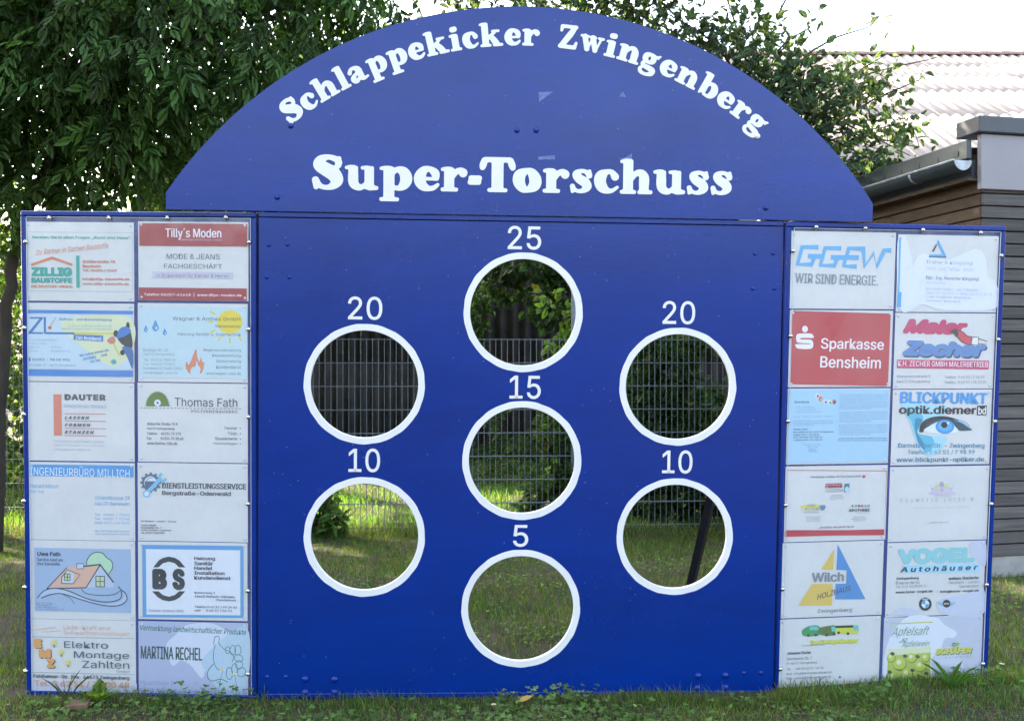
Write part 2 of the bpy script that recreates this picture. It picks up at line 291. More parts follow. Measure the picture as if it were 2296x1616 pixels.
def glyph_loops(ch):
    prims = G[ch]; X0, X1, Y0, Y1, st = -.12, 1.14, -.42, 1.12, .014
    gx = np.arange(X0, X1, st); gy = np.arange(Y0, Y1, st); X, Y = np.meshgrid(gx, gy, indexing='ij'); D = np.full(X.shape, 9.)
    for p in prims:
        if p[0] == 'B':
            _, x0, y0, x1, y1, r = p; dx = np.abs(X-(x0+x1)/2)-(x1-x0)/2+r; dy = np.abs(Y-(y0+y1)/2)-(y1-y0)/2+r
            d = np.hypot(np.maximum(dx, 0), np.maximum(dy, 0))+np.minimum(np.maximum(dx, dy), 0)-r
        else:
            P = p[1]; d = np.full(X.shape, 9.)
            for a, b in zip(P[:-1], P[1:]):
                e = b[:2]-a[:2]; L2 = max(e@e, 1e-9); t = np.clip(((X-a[0])*e[0]+(Y-a[1])*e[1])/L2, 0, 1)
                d = np.minimum(d, np.hypot(X-a[0]-t*e[0], Y-a[1]-t*e[1])-(a[2]+t*(b[2]-a[2])))
        k = .03; hh = np.clip(.5+.5*(D-d)/k, 0, 1); D = D*(1-hh)+d*hh-k*hh*(1-hh)
    # marching squares -> loops
    seg = {}; I, J = np.nonzero(np.abs(np.sign(D[:-1, :-1])+np.sign(D[1:, :-1])+np.sign(D[:-1, 1:])+np.sign(D[1:, 1:])) < 4)
    def ep(kind, i, j):
        if kind == 'h': a, b = D[i, j], D[i+1, j]; t = a/(a-b); return (gx[i]+t*st, gy[j])
        a, b = D[i, j], D[i, j+1]; t = a/(a-b); return (gx[i], gy[j]+t*st)
    nb = {}
    for i, j in zip(I, J):
        s = (D[i, j] < 0, D[i+1, j] < 0, D[i+1, j+1] < 0, D[i, j+1] < 0); e = []
        if s[0] != s[1]: e.append(('h', i, j))
        if s[1] != s[2]: e.append(('v', i+1, j))
        if s[2] != s[3]: e.append(('h', i, j+1))
        if s[3] != s[0]: e.append(('v', i, j))
        for a, b in ([(e[0], e[1])] if len(e) == 2 else [(e[0], e[1]), (e[2], e[3])] if len(e) == 4 else []):
            nb.setdefault(a, []).append(b); nb.setdefault(b, []).append(a)
    loops = []; seen = set()
    for s0 in nb:
        if s0 in seen: continue
        lp = [s0]; seen.add(s0); cur = s0
        while True:
            nx = [q for q in nb[cur] if q not in seen]
            if not nx: break
            cur = nx[0]; seen.add(cur); lp.append(cur)
        P = np.array([ep(*q) for q in lp])
        if len(P) > 8:
            P = (P+np.roll(P, 1, 0)+np.roll(P, -1, 0))/3; loops.append(P[::2])
    return loops
GL = {}
def glyph(ch):
    if ch not in GL:
        lp = glyph_loops(ch); A = np.vstack(lp); GL[ch] = (lp, A.min(0), A.max(0))
    return GL[ch]
# ---------------------------------------------------------------- the shooting wall
wall = tag(empty('goal_wall', C_.p, C_.rot), 'large blue goal wall with seven white ringed holes under an arched header', 'goal wall')
BL, BR, TR, TL = [C_.uv(*q) for q in ((578, 1571), (1731, 1562), (1757, 494), (581, 475))]
W0, H0 = 2.06, 1.9201
def centre(px, py, rx, ry):
    a = C_.uv(px-rx, py); b = C_.uv(px+rx, py); c = C_.uv(px, py-ry); d = C_.uv(px, py+ry)
    return (a[0]+b[0])/2, (c[1]+d[1])/2, (b[0]-a[0])/2, (c[1]-d[1])/2
HOLES = [(1172.5, 700, 133.5, 134), (816.4, 860.7, 135, 135.6), (1519, 866.5, 130, 132.9), (1169.4, 1031.7, 132.4, 134), (816.5, 1202.6, 134.6, 135), (1512, 1202, 129.6, 131), (1167, 1363, 132.6, 132)]
HC = [centre(*h) for h in HOLES]
PT = .013
loops = [[(0, 0), (W0, 0), (W0, H0-.024), (0, H0-.024)]]+[circ(u, v, (a+b)/2*.893, (a+b)/2*.893, 96) for u, v, a, b in HC]
flat('front_panel', loops, 0, PT, M['blue'], wall)
box('top_strip', 0, W0, -.004, PT, H0-.021, H0-.002, M['blue'], wall, .002)
box('bottom_strip', .02, W0-.02, -.006, -.0005, .012, .03, M['blue'], wall, .002)
for u, v, a, b in HC:
    ra = (a+b)/2; t = np.arange(96)*2*math.pi/96; wob = 1+.003*np.sin(t*17+u*9)+.0015*np.sin(t*29+v*7)       # hand-painted edge
    out = np.c_[u+ra*wob*np.cos(t), v+ra*wob*np.sin(t)]
    V = []; r2 = ra*.890; r3 = ra*.8925
    for k in range(96): V += [(out[k][0], -.0008, out[k][1])]
    for k in range(96): V += [(u+r3*math.cos(t[k]), -.0012, v+r3*math.sin(t[k]))]
    for k in range(96): V += [(u+r2*math.cos(t[k]), .001, v+r2*math.sin(t[k]))]
    for k in range(96): V += [(u+r2*math.cos(t[k]), PT+.001, v+r2*math.sin(t[k]))]
    Fc = [(j*96+k, j*96+(k+1) % 96, (j+1)*96+(k+1) % 96, (j+1)*96+k) for j in range(3) for k in range(96)]
    o = mesh('hole_rim', V, Fc, M['white'], wall); fixn(o.data)
def ptext(s, box_px, name, mat, parent, plane, y=-.001, font='I', bold=0):
    V, Fc, sz = textgeo(s, font, bold, res=8)
    x0, y0, x1, y1 = box_px; c = plane.uv((x0+x1)/2, (y0+y1)/2); a = plane.uv(x0, (y0+y1)/2); b = plane.uv(x1, (y0+y1)/2); t = plane.uv((x0+x1)/2, y0); d = plane.uv((x0+x1)/2, y1)
    w_, h_ = b[0]-a[0], t[1]-d[1]
    e = .0010; parts = []
    for q in range(9):
        dx, dz = (0, 0) if q == 8 else (e*math.cos(q*math.pi/4), e*math.sin(q*math.pi/4))
        parts.append(([(c[0]+(p[0]-.5)*(w_-2*e)+dx, y-.00004*q, c[1]+(p[1]-.5)*(h_-2*e)+dz) for p in V], Fc))
    V, Fc = merge(parts); return mesh(name, V, Fc, mat, parent)
for s, bx in (('25', (1138, 507, 1213, 560)), ('20', (780, 665, 857, 717)), ('15', (1142, 842, 1212, 894)), ('20', (1485, 675, 1558, 727)), ('10', (781, 1005, 852, 1058)), ('10', (1484, 1009, 1552, 1061)), ('5', (1150, 1176, 1184, 1225))):
    ptext(s, bx, 'number', M['white'], wall, C_)
# header
hb = [C_.uv(*q) for q in ((374, 470), (374, 419), (461.6, 330), (574, 225), (737, 120), (890.6, 60), (1171, 9), (1326, 27.4), (1590, 125), (1781, 265), (1953, 448.6), (1953, 499))]
A = np.array([[2*q[0], 2*q[1], 1] for q in hb[1:11]]); bb = np.array([q@q for q in hb[1:11]]); sx, sy, k = np.linalg.lstsq(A, bb, rcond=None)[0]; RR = math.sqrt(k+sx*sx+sy*sy)
xl, xr = (hb[0][0]+hb[1][0])/2, (hb[10][0]+hb[11][0])/2
zb = H0+.001
th0 = math.atan2(math.sqrt(RR**2-(xl-sx)**2), xl-sx); th1 = math.atan2(math.sqrt(RR**2-(xr-sx)**2), xr-sx)
arc = [(sx+RR*math.cos(t), sy+RR*math.sin(t)) for t in np.linspace(th0, th1, 90)]
HY = -.012
hp = flat('header_panel', [[(xl, zb)]+arc+[(xr, zb)]], HY, HY+.020, M['blue'], wall)
LET = [('S', 330, 570, 0), ('u', 582, 840, 0), ('p', 848, 1100, 0), ('e', 1112, 1310, 0), ('r', 1318, 1523, 0), ('-', 1525, 1635, 0), ('T', 1615, 1892, 0), ('o', 1870, 2092, 0), ('r', 25, 240, 1), ('s', 245, 425, 1), ('c', 440, 642, 1), ('h', 650, 915, 1), ('u', 920, 1180, 1), ('s', 1192, 1370, 1), ('s', 1385, 1560, 1)]
zo = [(2.1867, 950, 60), (2.309, 1900, 60)]
def pxz(x, y, q): z, ox, oy = zo[q]; return ((ox+x/z)/1.5721, (oy+y/z)/1.5721)
b0 = C_.uv(*pxz(450, 1337, 0)); b1 = C_.uv(*pxz(1460, 1455, 1)); capt = C_.uv(*pxz(450, 1066, 0))[1]-b0[1]
GM = {}
def letter(ch, sc_x, sc_y, u, v, ang=0):
    lp, lo, hi = glyph(ch)
    key = (ch, round(sc_x/sc_y, 3), round(sc_y, 3))
    if key not in GM:
        V, Fc = fill2d([np.c_[(q[:, 0]-lo[0])*sc_x, q[:, 1]*sc_y] for q in lp], -.0015, .0)
        m = bpy.data.meshes.new('letter'); m.from_pydata(V, [], Fc); m.materials.append(M['white']); fixn(m); GM[key] = m
    o = link(bpy.data.objects.new('letter', GM[key]), hp); o.location = (u, HY-.0005, v); o.rotation_euler = (0, -ang, 0); return o
for ch, xa, xb, q in LET:
    ym = 1337 if q == 0 else 1440
    ua = C_.uv(*pxz(xa, ym, q)); ub = C_.uv(*pxz(xb, ym, q)); lo, hi = glyph(ch)[1:]
    f = (ua[0]-b0[0])/(b1[0]-b0[0]); v = b0[1]+f*(b1[1]-b0[1])
    sc = capt/1.0
    letter(ch, (ub[0]-ua[0])/(hi[0]-lo[0]), sc, ua[0], v)
# arched words on a circle through measured baseline points
bp = [C_.uv(*q) for q in ((664, 273), (795, 195), (982.5, 128), (1195, 101.6), (1250, 110), (1443, 156.6), (1567, 216), (1672, 283))]
A = np.array([[2*q[0], 2*q[1], 1] for q in bp]); bb = np.array([q@q for q in bp]); ax, ay, k = np.linalg.lstsq(A, bb, rcond=None)[0]; AR = math.sqrt(k+ax*ax+ay*ay)
def archword(s, pA, pB, cap):
    qa, qb = C_.uv(*pA), C_.uv(*pB); ta = math.atan2(qa[1]-ay, qa[0]-ax); tb = math.atan2(qb[1]-ay, qb[0]-ax)
    ws = [glyph(c)[2][0]-glyph(c)[1][0] for c in s]; gap = .05; tot = sum(ws)+gap*(len(s)-1); L = (ta-tb)*AR; sx_ = L/tot; t = 0
    for c, w_ in zip(s, ws):
        th = ta-(t+w_/2)*sx_/AR; tang = th-math.pi/2
        u = ax+AR*math.cos(th)-w_/2*sx_*math.cos(tang); v = ay+AR*math.sin(th)-w_/2*sx_*math.sin(tang)
        letter(c, sx_, cap, u, v, tang); t += w_+gap
archword('Schlappekicker', (652, 282), (1209, 101), .092)
archword('Zwingenberg', (1249, 110), (1700, 304), .092)
# bolts
def dome(name, r, h, mat, parent, u, v, y=0, ring=False):
    key = (name, round(r, 4), mat.name)
    if key not in GM:
        V = []; Fc = []; n = 16; K = 5
        for i in range(K):
            a = i/(K-1)*math.pi/2*.98
            for k in range(n): V.append((r*math.cos(a)*math.cos(2*math.pi*k/n), -h*math.sin(a), r*math.cos(a)*math.sin(2*math.pi*k/n)))
        for i in range(K-1):
            for k in range(n): Fc.append((i*n+k, i*n+(k+1) % n, (i+1)*n+(k+1) % n, (i+1)*n+k))
        Fc.append(tuple(range((K-1)*n, K*n)))
        m = bpy.data.meshes.new(name); m.from_pydata(V, [], Fc); m.materials.append(mat); fixn(m)
        m.polygons.foreach_set('use_smooth', [True]*len(m.polygons)); GM[key] = m
    o = link(bpy.data.objects.new(name, GM[key]), parent); o.location = (u, y, v); return o
for px, py in ((653, 284), (1158, 294), (1201, 294), (623, 443), (1714, 467)): u, v = C_.uv(px, py); dome('bolt', .0115, .008, M['blue'], wall, u, v, HY)
u, v = C_.uv(1695, 307.4); dome('white_bolt', .0115, .008, M['white'], wall, u, v, HY-.002)
for px, py in ((602, 549), (644, 548), (598, 621), (648, 621), (1692, 569), (1733, 568), (1687, 647), (1735, 647), (599, 1516), (640.5, 1516), (1667.4, 1507.7), (1705.4, 1507)):
    u, v = C_.uv(px, py); dome('bolt', .0085, .006, M['blue'], wall, u, v)
for px, py in ((684, 1521.5), (750, 1522), (684, 1551), (749.7, 1551), (1564.6, 1514), (1626, 1513), (1563, 1541.5), (1626, 1540)):
    u, v = C_.uv(px, py); dome('bolt', .0135, .009, M['blue'], wall, u, v)
# glue remains of old stickers on the header
for pts in ([(1206, 209), (1239, 208), (1208, 231)], [(1386, 219), (1402, 220), (1395, 208)], [(1206, 353), (1243, 350), (1243, 359), (1206, 360)], [(1384, 358), (1415, 359), (1415, 346), (1400, 355)]):
    q = [C_.uv(*p) for p in pts]; mesh('sticker_residue', [(a[0], HY-.0006, a[1]) for a in q], [tuple(range(len(q)))], M['tape'], wall)
# frame behind and props
for x in (.02, W0-.07): box('rear_post', x, x+.05, PT+.001, PT+.051, .02, H0+.45, M['blue_dark'], wall)
box('rear_rail', .075, W0-.075, PT+.001, PT+.041, H0-.05, H0, M['blue_dark'], wall)
def strut(top, foot, wd=.036):
    a = C_.M.T@(np.array(top)-C_.p); b = C_.M.T@(np.array(foot)-C_.p)
    V, Fc = tube_vf([a, b], wd*.7, 4); o = mesh('support_strut', V, Fc, M['blue_dark'], wall); fixn(o.data)
strut(at(1703, 650, 3.86), at(1527, 1379, 5.0)-np.array([0, 0, .05]))
strut((-.97, 3.80, 1.6), (-1.55, 5.0, -.06))
# ---------------------------------------------------------------- sponsor boards
def board(plane, W, H, label, cover_rect, screws, side):
    b = tag(empty('sponsor_board', plane.p, plane.rot), label, 'notice board', 'sponsor boards either side of the goal wall')
    box('back_board', 0, W, 0, .02, 0, H, M['blue'], b, .002)
    fw, fy = .019, -.011                                     # raised edge trim: stiles between rails
    box('frame_trim', 0, fw, fy, -.0005, fw+.001, H-fw-.001, M['blue'], b, .003); box('frame_trim', W-fw, W, fy, -.0005, fw+.001, H-fw-.001, M['blue'], b, .003)
    box('frame_trim', 0, W, fy, -.0005, H-fw, H, M['blue'], b, .003); box('frame_trim', 0, W, fy, -.0005, 0, fw, M['blue'], b, .003)
    x0, x1, z0, z1 = cover_rect
    V, Fc = [(x0, -.0085, z0), (x1, -.0085, z0), (x1, -.0085, z1), (x0, -.0085, z1)], [(0, 1, 2, 3)]
    mesh('cover_sheet', V, Fc, M['cover'], b)
    e = .0012
    parts = [box_vf(x0-e, x0, -.010, -.0065, z0, z1), box_vf(x1, x1+e, -.010, -.0065, z0, z1), box_vf(x0, x1, -.010, -.0065, z1, z1+e)]
    V, Fc = merge(parts); mesh('cover_edge', V, Fc, M['bolt_clear'], b)
    for s in screws:
        u, v = plane.uv(*s[:2]); dome('screw', .0095, .008, M['steel'], b, u, v, -.011)
    return b
LS = [(114,490),(247,490),(378,490),(509,489),(61,543),(58,735),(57,928),(57,1121.6),(59,1314),(61,1501),(560,543.7),(559,738),(558.6,934),(558,1128),(557.7,1322),(558,1507.6)]
RS = [(1826.5,510),(1935.8,512.6),(2065,516.6),(2194,522.6),(1774.7,563),(1769,752.8),(1763.7,943),(1758,1130.6),(1751,1318),(1745.7,1496.5),(1793.5,1544.6),(1914.5,1542.5),(2239.5,573.7),(2233,761),(2226,944),(2217.6,1128),(2207.5,1308.5),(2199,1485)]
def crect(plane, W, H, l, r):
    u0 = plane.uv(*l)[0]; u1 = plane.uv(*r)[0]; return (max(u0, .0225), min(u1, W-.0225), .024, H-.024)
board(L_, .9264, H0, 'blue board of twelve posters left of the goal wall', crect(L_, .9264, H0, (56, 1000), (569, 1000)), LS, 0)
board(Rt_, .9433, H0, 'blue board of twelve posters right of the goal wall near the wooden shed', crect(Rt_, .9433, H0, (1765, 1000), (2229, 1000)), RS, 1)
CROP = {'A': (2.5244, 60, 720), 'B': (2.551, 60, 1330), 'C': (2.449, 60, 1880), 'D': (2.551, 2700, 760), 'E': (2.551, 2700, 1350), 'F': (2.4867, 2700, 1890)}
def hexc(h):
    return np.array(srgb(h))
class Poster:
    def __init__(s, crop, quad, label, base='c'):
        s.z = CROP[crop]; s.pl = L_ if crop in 'ABC' else Rt_
        q = np.array([s.raw(*p) for p in quad])              # TL TR BR BL
        s.u0 = (q[0, 0]+q[3, 0])/2+.0012; s.u1 = (q[1, 0]+q[2, 0])/2-.0012; s.v1 = (q[0, 1]+q[1, 1])/2; s.v0 = (q[2, 1]+q[3, 1])/2
        s.root = tag(empty('advertising_poster', s.pl.pt(s.u0, s.v0, -.0018), s.pl.rot), label, 'poster', 'sponsor posters under the clear covers')
        w, h = s.u1-s.u0, s.v1-s.v0; s.w, s.h = w, h
        n = 14; V = []; Fc = []; sd = rng.uniform(0, 50, 4)
        for i in range(n+1):
            for j in range(n+1):
                a, b = i/n, j/n; e = min(a, 1-a, b, 1-b)
                V.append((a*w, -.0006*(math.sin(a*7+sd[0])*math.sin(b*6+sd[1])+1)*min(1, e*8), b*h))
        for i in range(n):
            for j in range(n): k = i*(n+1)+j; Fc.append((k, k+1, k+n+2, k+n+1))
        mesh('sheet', V, Fc, M['paper'], s.root, smooth=True)
        s.g = {'lettering': ([], [], []), 'artwork': ([], [], [])}; s.layer = 0
        for a, b in ((.03, .04), (.97, .04), (.03, .96), (.97, .96)):
            dome('pin', .0052, .003, M['bolt_clear'], s.root, a*w, b*h, -.0014)
    def raw(s, x, y):
        z, ox, oy = s.z; return s.pl.uv((ox+x/z)/1.5721, (oy+y/z)/1.5721)
    def uv(s, x, y): return s.raw(x, y)-(s.u0, s.v0)
    def add(s, kind, P, Fc, c):
        s.layer += 1; V, Q, K = s.g[kind]; n = len(V); y = -.0019-.00002*s.layer
        V += [(p[0], y, p[1]) for p in P]; Q += [tuple(i+n for i in f) for f in Fc]; K += [hexc(c)]*len(P)
    def fr(s, x0, y0, x1, y1):
        c = s.uv((x0+x1)/2, (y0+y1)/2); a = s.uv(x0, (y0+y1)/2); b = s.uv(x1, (y0+y1)/2); t = s.uv((x0+x1)/2, y0); d = s.uv((x0+x1)/2, y1)
        return c, b[0]-a[0], t[1]-d[1]
    def T(s, txt, x0, y0, x1, y1, c='333333', b=0, sh=0, rot=0, f='I', sp=1):
        V, Fc, sz = textgeo(txt, f, 0, sh, 1 if y1-y0 < 45 else 3, sp); cc, w, h = s.fr(x0, y0, x1, y1)
        bb = min(max(b, 0)*1.1, .06)*w/sz[0]; V = V-.5; a = R_(rot); A = np.array([[math.cos(a), math.sin(a)], [-math.sin(a), math.cos(a)]])
        for dx, dy in (((0, 0),) if b <= 0 else ((-1, 0), (1, 0), (0, .5), (0, -.5)) if b < .04 else [(0, 0)]+[(math.cos(q)*k_, .8*math.sin(q)*k_) for k_, m_ in ((1, 10), (.5, 6)) for q in np.arange(m_)*2*math.pi/m_]):
            s.add('lettering', (V*(w-2*bb, h-bb)+(dx*bb, dy*bb))@A+cc, Fc, c)
        return s
    def R(s, x0, y0, x1, y1, c):
        cc, w, h = s.fr(x0, y0, x1, y1); s.add('artwork', [(cc[0]-w/2, cc[1]-h/2), (cc[0]+w/2, cc[1]-h/2), (cc[0]+w/2, cc[1]+h/2), (cc[0]-w/2, cc[1]+h/2)], [(0, 1, 2, 3)], c); return s
    def P(s, pts, c, closed=True):
        lp = [s.uv(*p) for p in pts]; V, Fc = fill2d([lp], -.0001, .0001); n = len(V)
        from mathutils.geometry import tessellate_polygon
        tri = tessellate_polygon([[Vector((p[0], p[1], 0)) for p in lp]]); s.add('artwork', lp, [tuple(t) for t in tri], c); return s
    def SP(s, pts, c, n=6): return s.P([tuple(p) for p in spline(pts, n, True)], c)
    def L(s, pts, wd, c, n=0, closed=False):
        p = np.array([s.uv(*q) for q in (spline(pts, n, closed) if n else pts)])
        if closed: p = np.vstack([p, p[:1]])
        hw = wd/2*(s.fr(0, 0, 10, 10)[1]/10); V = []; Fc = []
        for i in range(len(p)):
            d = p[min(i+1, len(p)-1)]-p[max(i-1, 0)]; d = d/(np.linalg.norm(d)+1e-9); nn = np.array([-d[1], d[0]])*hw; V += [p[i]+nn, p[i]-nn]
        Fc = [(2*i, 2*i+1, 2*i+3, 2*i+2) for i in range(len(p)-1)]; s.add('artwork', V, Fc, c); return s
    def E(s, cx, cy, rx, ry, c, n=28, rot=0):
        a = R_(rot); return s.P([(cx+rx*math.cos(t)*math.cos(a)-ry*math.sin(t)*math.sin(a), cy+rx*math.cos(t)*math.sin(a)+ry*math.sin(t)*math.cos(a)) for t in np.arange(n)*2*math.pi/n], c)
    def ring(s, x0, y0, x1, y1, wd, c): return s.R(x0, y0, x1, y0+wd, c).R(x0, y1-wd, x1, y1, c).R(x0, y0+wd, x0+wd, y1-wd, c).R(x1-wd, y0+wd, x1, y1-wd, c)
    def done(s):
        for k, (V, Q, K) in s.g.items():
            if V: mesh(k, V, Q, M['ink'], s.root, col=np.array(K));
GR, OR, RD, DB, LB = '2fa596', 'd9835f', 'a52f3a', '3c86cf', '63b2e0'
# 1 builder's merchant
p = Poster('A', [(77,160),(1046,160),(1046,862),(77,862)], 'white poster with orange roof over green lettering, top left on the left board')
p.ring(95,250,1033,775,3,'9fb5b8').T('beraten Sie in allen Fragen „Rund ums Haus“.',140,283,1018,316,'4fae9f',.03).T('Ihr Partner in Sachen Baustoffe',165,374,820,424,'dd9472',0,.4,6)
p.P([(130,530),(315,465),(498,530),(498,552),(315,490),(130,552)],OR).T('ZILLIG',132,563,495,640,GR,.07).T('BAUSTOFFE',132,655,497,700,GR,.05).T('DIE BAUSTOFF-PROFIS',132,720,500,744,OR,.03).R(532,458,560,743,GR)
for t,y,x in (('Schillerstraße 78',498,878),('Bensheim',538,750),('Tel. 06251 / 2569',577,892),('info@zillig-baustoffe.de',655,1005),('www.zillig-baustoffe.de',697,1000)): p.T(t,588,y,x,y+26,'d07f66',.03)
p.done()
# 2 fashion
p = Poster('A', [(1078,158),(2062,158),(2062,858),(1078,858)], 'white poster with dark red bands top and bottom, top right on the left board')
p.R(1090,173,2050,375,RD).T('Tilly´s Moden',1322,215,1820,318,'eef0f6',.015).T('Modefachgeschäft für Damen & Herren',1445,308,1822,330,'d9b7c0')
p.T('MODE & JEANS',1333,443,1805,490,'5d6474').T('FACHGESCHÄFT',1310,522,1825,573,'5d6474').R(1208,603,1923,660,'c3c7d6').T('in Bickenbach für Damen & Herren',1245,618,1887,652,'b05a70')
p.R(1087,745,2045,855,RD).T('Telefon 06257–61618  |  www.tillys-moden.de',1132,788,1998,824,'f0f0f6',.012); p.done()
# 3 drains
p = Poster('A', [(77,880),(1048,880),(1048,1577),(77,1577)], 'poster with blue bars and a black dog in a blue helmet holding a plunger')
p.R(90,943,1035,974,DB).R(90,1472,1035,1530,DB).R(95,985,1033,1465,'c8dbe6').SP([(480,1010),(1000,1010),(1030,1300),(850,1440),(560,1250),(400,1100)],'dfe3bb')
p.P([(118,1003),(235,1003),(235,1016),(140,1137),(236,1137),(236,1153),(105,1153),(105,1140),(205,1018),(118,1018)],'3a74b4').R(242,1003,262,1153,'3a74b4').R(262,1138,515,1156,'3a74b4').R(515,1140,860,1158,'d6cf5a')
p.L([(352,1003),(300,1085)],7,'c99a5a').E(296,1098,18,15,'cc6a5a').T('Abfluss- und Kanalreinigung',376,1012,845,1042,'4a7fc0',.02).T('ZL Zitzun & Lindemann GmbH & Co. KG',455,1070,845,1092,'8fb2cf').T('Geprüfte Fachkraft für Rohr- und Kanaltechnik',403,1100,845,1122,'7fa6cc')
p.P([(508,1158),(772,1166),(770,1222),(506,1206)],'3f78ba').T('24h Notdienst',525,1174,756,1208,'e8eef6',.02,0,-2)
for t,x0,y,x1 in (('- Verstopfungsbeseitigung',108,1198,355),('- Fräsen & Spülen',108,1230,265),('- Kanal-TV',108,1262,200),('- Ortung',108,1297,185),('- Sanierung',293,1262,398),('- Dichtheitsprüfung',293,1297,475)): p.T(t,x0,y,x1,y+18,'7ea3c8')
p.T('✆ 06251 - 98 50 901',110,1364,476,1398,'4a80b8',.02).T('Im Lücken 13 - 64673 Zwingenberg',108,1418,520,1444,'6b9ac4').T('Wir haben immer ein',555,1308,823,1332,'4a86c4',.02,0,12).T('OFFENES      OHR',588,1345,808,1370,'4a86c4',.02,0,12).T('für Sie!',655,1380,748,1402,'4a86c4',.02,0,12)
p.E(990,1085,16,38,'22262e').E(884,1150,22,30,'22262e').SP([(900,1180),(960,1160),(1010,1130),(1032,1230),(1020,1280),(960,1260),(915,1220)],'262a32').SP([(905,1130),(935,1095),(985,1090),(1015,1140),(900,1195)],'3f7cc4').SP([(940,1270),(1030,1290),(1033,1465),(985,1360)],'4670a6').E(942,1318,20,24,'22262e')
p.SP([(808,1205),(860,1175),(880,1215),(860,1242),(820,1232)],'cf7f6d').L([(865,1235),(885,1290),(915,1340)],14,'d8cf7c').E(864,1400,24,22,'4aa4b4').done()
# 4 heating
p = Poster('A', [(1075,882),(2056,882),(2056,1582),(1075,1582)], 'pale blue poster with a yellow sun, three water drops and an orange flame')
p.R(1088,915,2050,1545,'c4dbe2').E(1897,1047,112,105,'e8d24a')
for a in range(0,360,30):
    c,s_=math.cos(R_(a)),math.sin(R_(a)); x,y=1897+150*c,1047+140*s_; x2,y2=1897+205*c,1047+190*s_
    if max(x,x2)<2050 and min(y,y2)>915: p.L([(x,y),(x2,y2)],16,'e3d05c')
for x,y,k in ((1150,1108,.62),(1235,1083,1),(1318,1136,.62)): p.SP([(x,y-52*k),(x+20*k,y-10*k),(x+30*k,y+20*k),(x,y+48*k),(x-30*k,y+20*k),(x-20*k,y-10*k)],'4d97cf').E(x+8*k,y+18*k,9*k,14*k,'bfdcea')
p.T('Wagner & Anthes GmbH',1388,1003,1988,1044,'4c5a66').T('Meisterbetrieb',1768,1072,1990,1098,'6b7566').T('Heizung Sanitär u. Solartechnik',1432,1143,1995,1176,'5a6670')
for t,x0,y,x1 in (('Rodauer Str. 25',1128,1282,1345),('64673 Zwingenberg',1128,1322,1402),('Tel.  06251/788528',1128,1370,1412),('Fax  06251/770831',1128,1408,1410),('Notdienst 0178/8515803',1128,1446,1472),('info@wagant-solar.de',1128,1486,1432)): p.T(t,x0,y,x1,y+27,'8b9aa2')
for t,x0,y in (('Regenwassernutzung',1662,1284),('Kesselsanierung',1740,1332),('Badsanierung',1778,1382),('Kundendienst',1776,1432),('www.wagant-solar.de',1687,1492)): p.T(t,x0,y,1993,y+30,'6e7a82')
p.SP([(1545,1508),(1507,1460),(1508,1400),(1530,1425),(1550,1395),(1570,1340),(1598,1285),(1605,1350),(1625,1400),(1640,1360),(1650,1400),(1668,1410),(1655,1480),(1630,1505),(1635,1460),(1615,1430),(1600,1390),(1590,1440),(1560,1450),(1545,1480)],'dd8a6a').done()
# 5 metal
p = Poster('B', [(78,45),(1060,45),(1060,750),(78,750)], 'white poster with a tall salmon bar beside grey words and red lines')
p.R(333,150,405,520,'d9826c').T('DAUTER',430,152,800,204,'555b66',.05,0,0,'I',1.15).T('Metallbau GmbH',430,240,802,270,'c0c8d4',.04)
for y in (325,390,456,521): p.R(433,y-2,803,y+3,'c65a62')
for t,y,x in (('LASERN',346,655),('FORMEN',411,666),('STANZEN',476,697)): p.T(t,433,y,x,y+28,'646a76',.04,.3,0,'I',1.4)
for t,y,x in (('Am Eichwald 10 · 64665 Alsbach-Sandwiese',560,790),('Telefon (0 62 57) 6 28 87 · Fax (0 62 57) 57 45',597,787),('e-Mail: info@dauter-metallbau.de',634,665)): p.T(t,333,y,x,y+22,'b2bac6')
p.done()
# 6 joiner
p = Poster('B', [(1085,52),(2078,52),(2078,762),(1085,762)], 'white poster with half a green saw blade above a dashed line')
N=22; pts=[(1158,258)]
for i in range(N):
    a=math.pi-math.pi*i/N; a2=a-math.pi/N*.3; pts += [(1266+98*math.cos(a),258-125*math.sin(a)),(1266+110*math.cos(a2),258-138*math.sin(a2))]
p.P(pts+[(1375,258)],'5d7f35').E(1266,227,30,30,'e3e7f0').E(1266,227,10,10,'555b60').T('Thomas Fath',1420,185,1982,262,'39424f',-.006)
for x in range(1112,2010,34): p.R(x,270+(x-1112)*.008,x+20,275+(x-1112)*.008,'3b4450')
p.T('HOLZINNENAUSBAU',1568,292,1982,316,'555d6a',.01,0,0,'I',1.3)
for t,x0,y,x1 in (('Alsbacher Straße 70 A',1172,403,1448),('64673 Zwingenberg',1172,447,1418),('Telefon     06251 79 778',1172,490,1476),('Fax           06251 70 38 40',1172,533,1500),('www.thomas-fath.de',1172,577,1442)): p.T(t,x0,y,x1,y+24,'5c6470',.01)
for t,x0,y in (('Fenster  •',1870,438),('Türen  •',1897,486),('Bauelemente  •',1787,533),('Holzmontagen  •',1768,580)): p.T(t,x0,y,2016,y+28,'6a727c')
p.done()
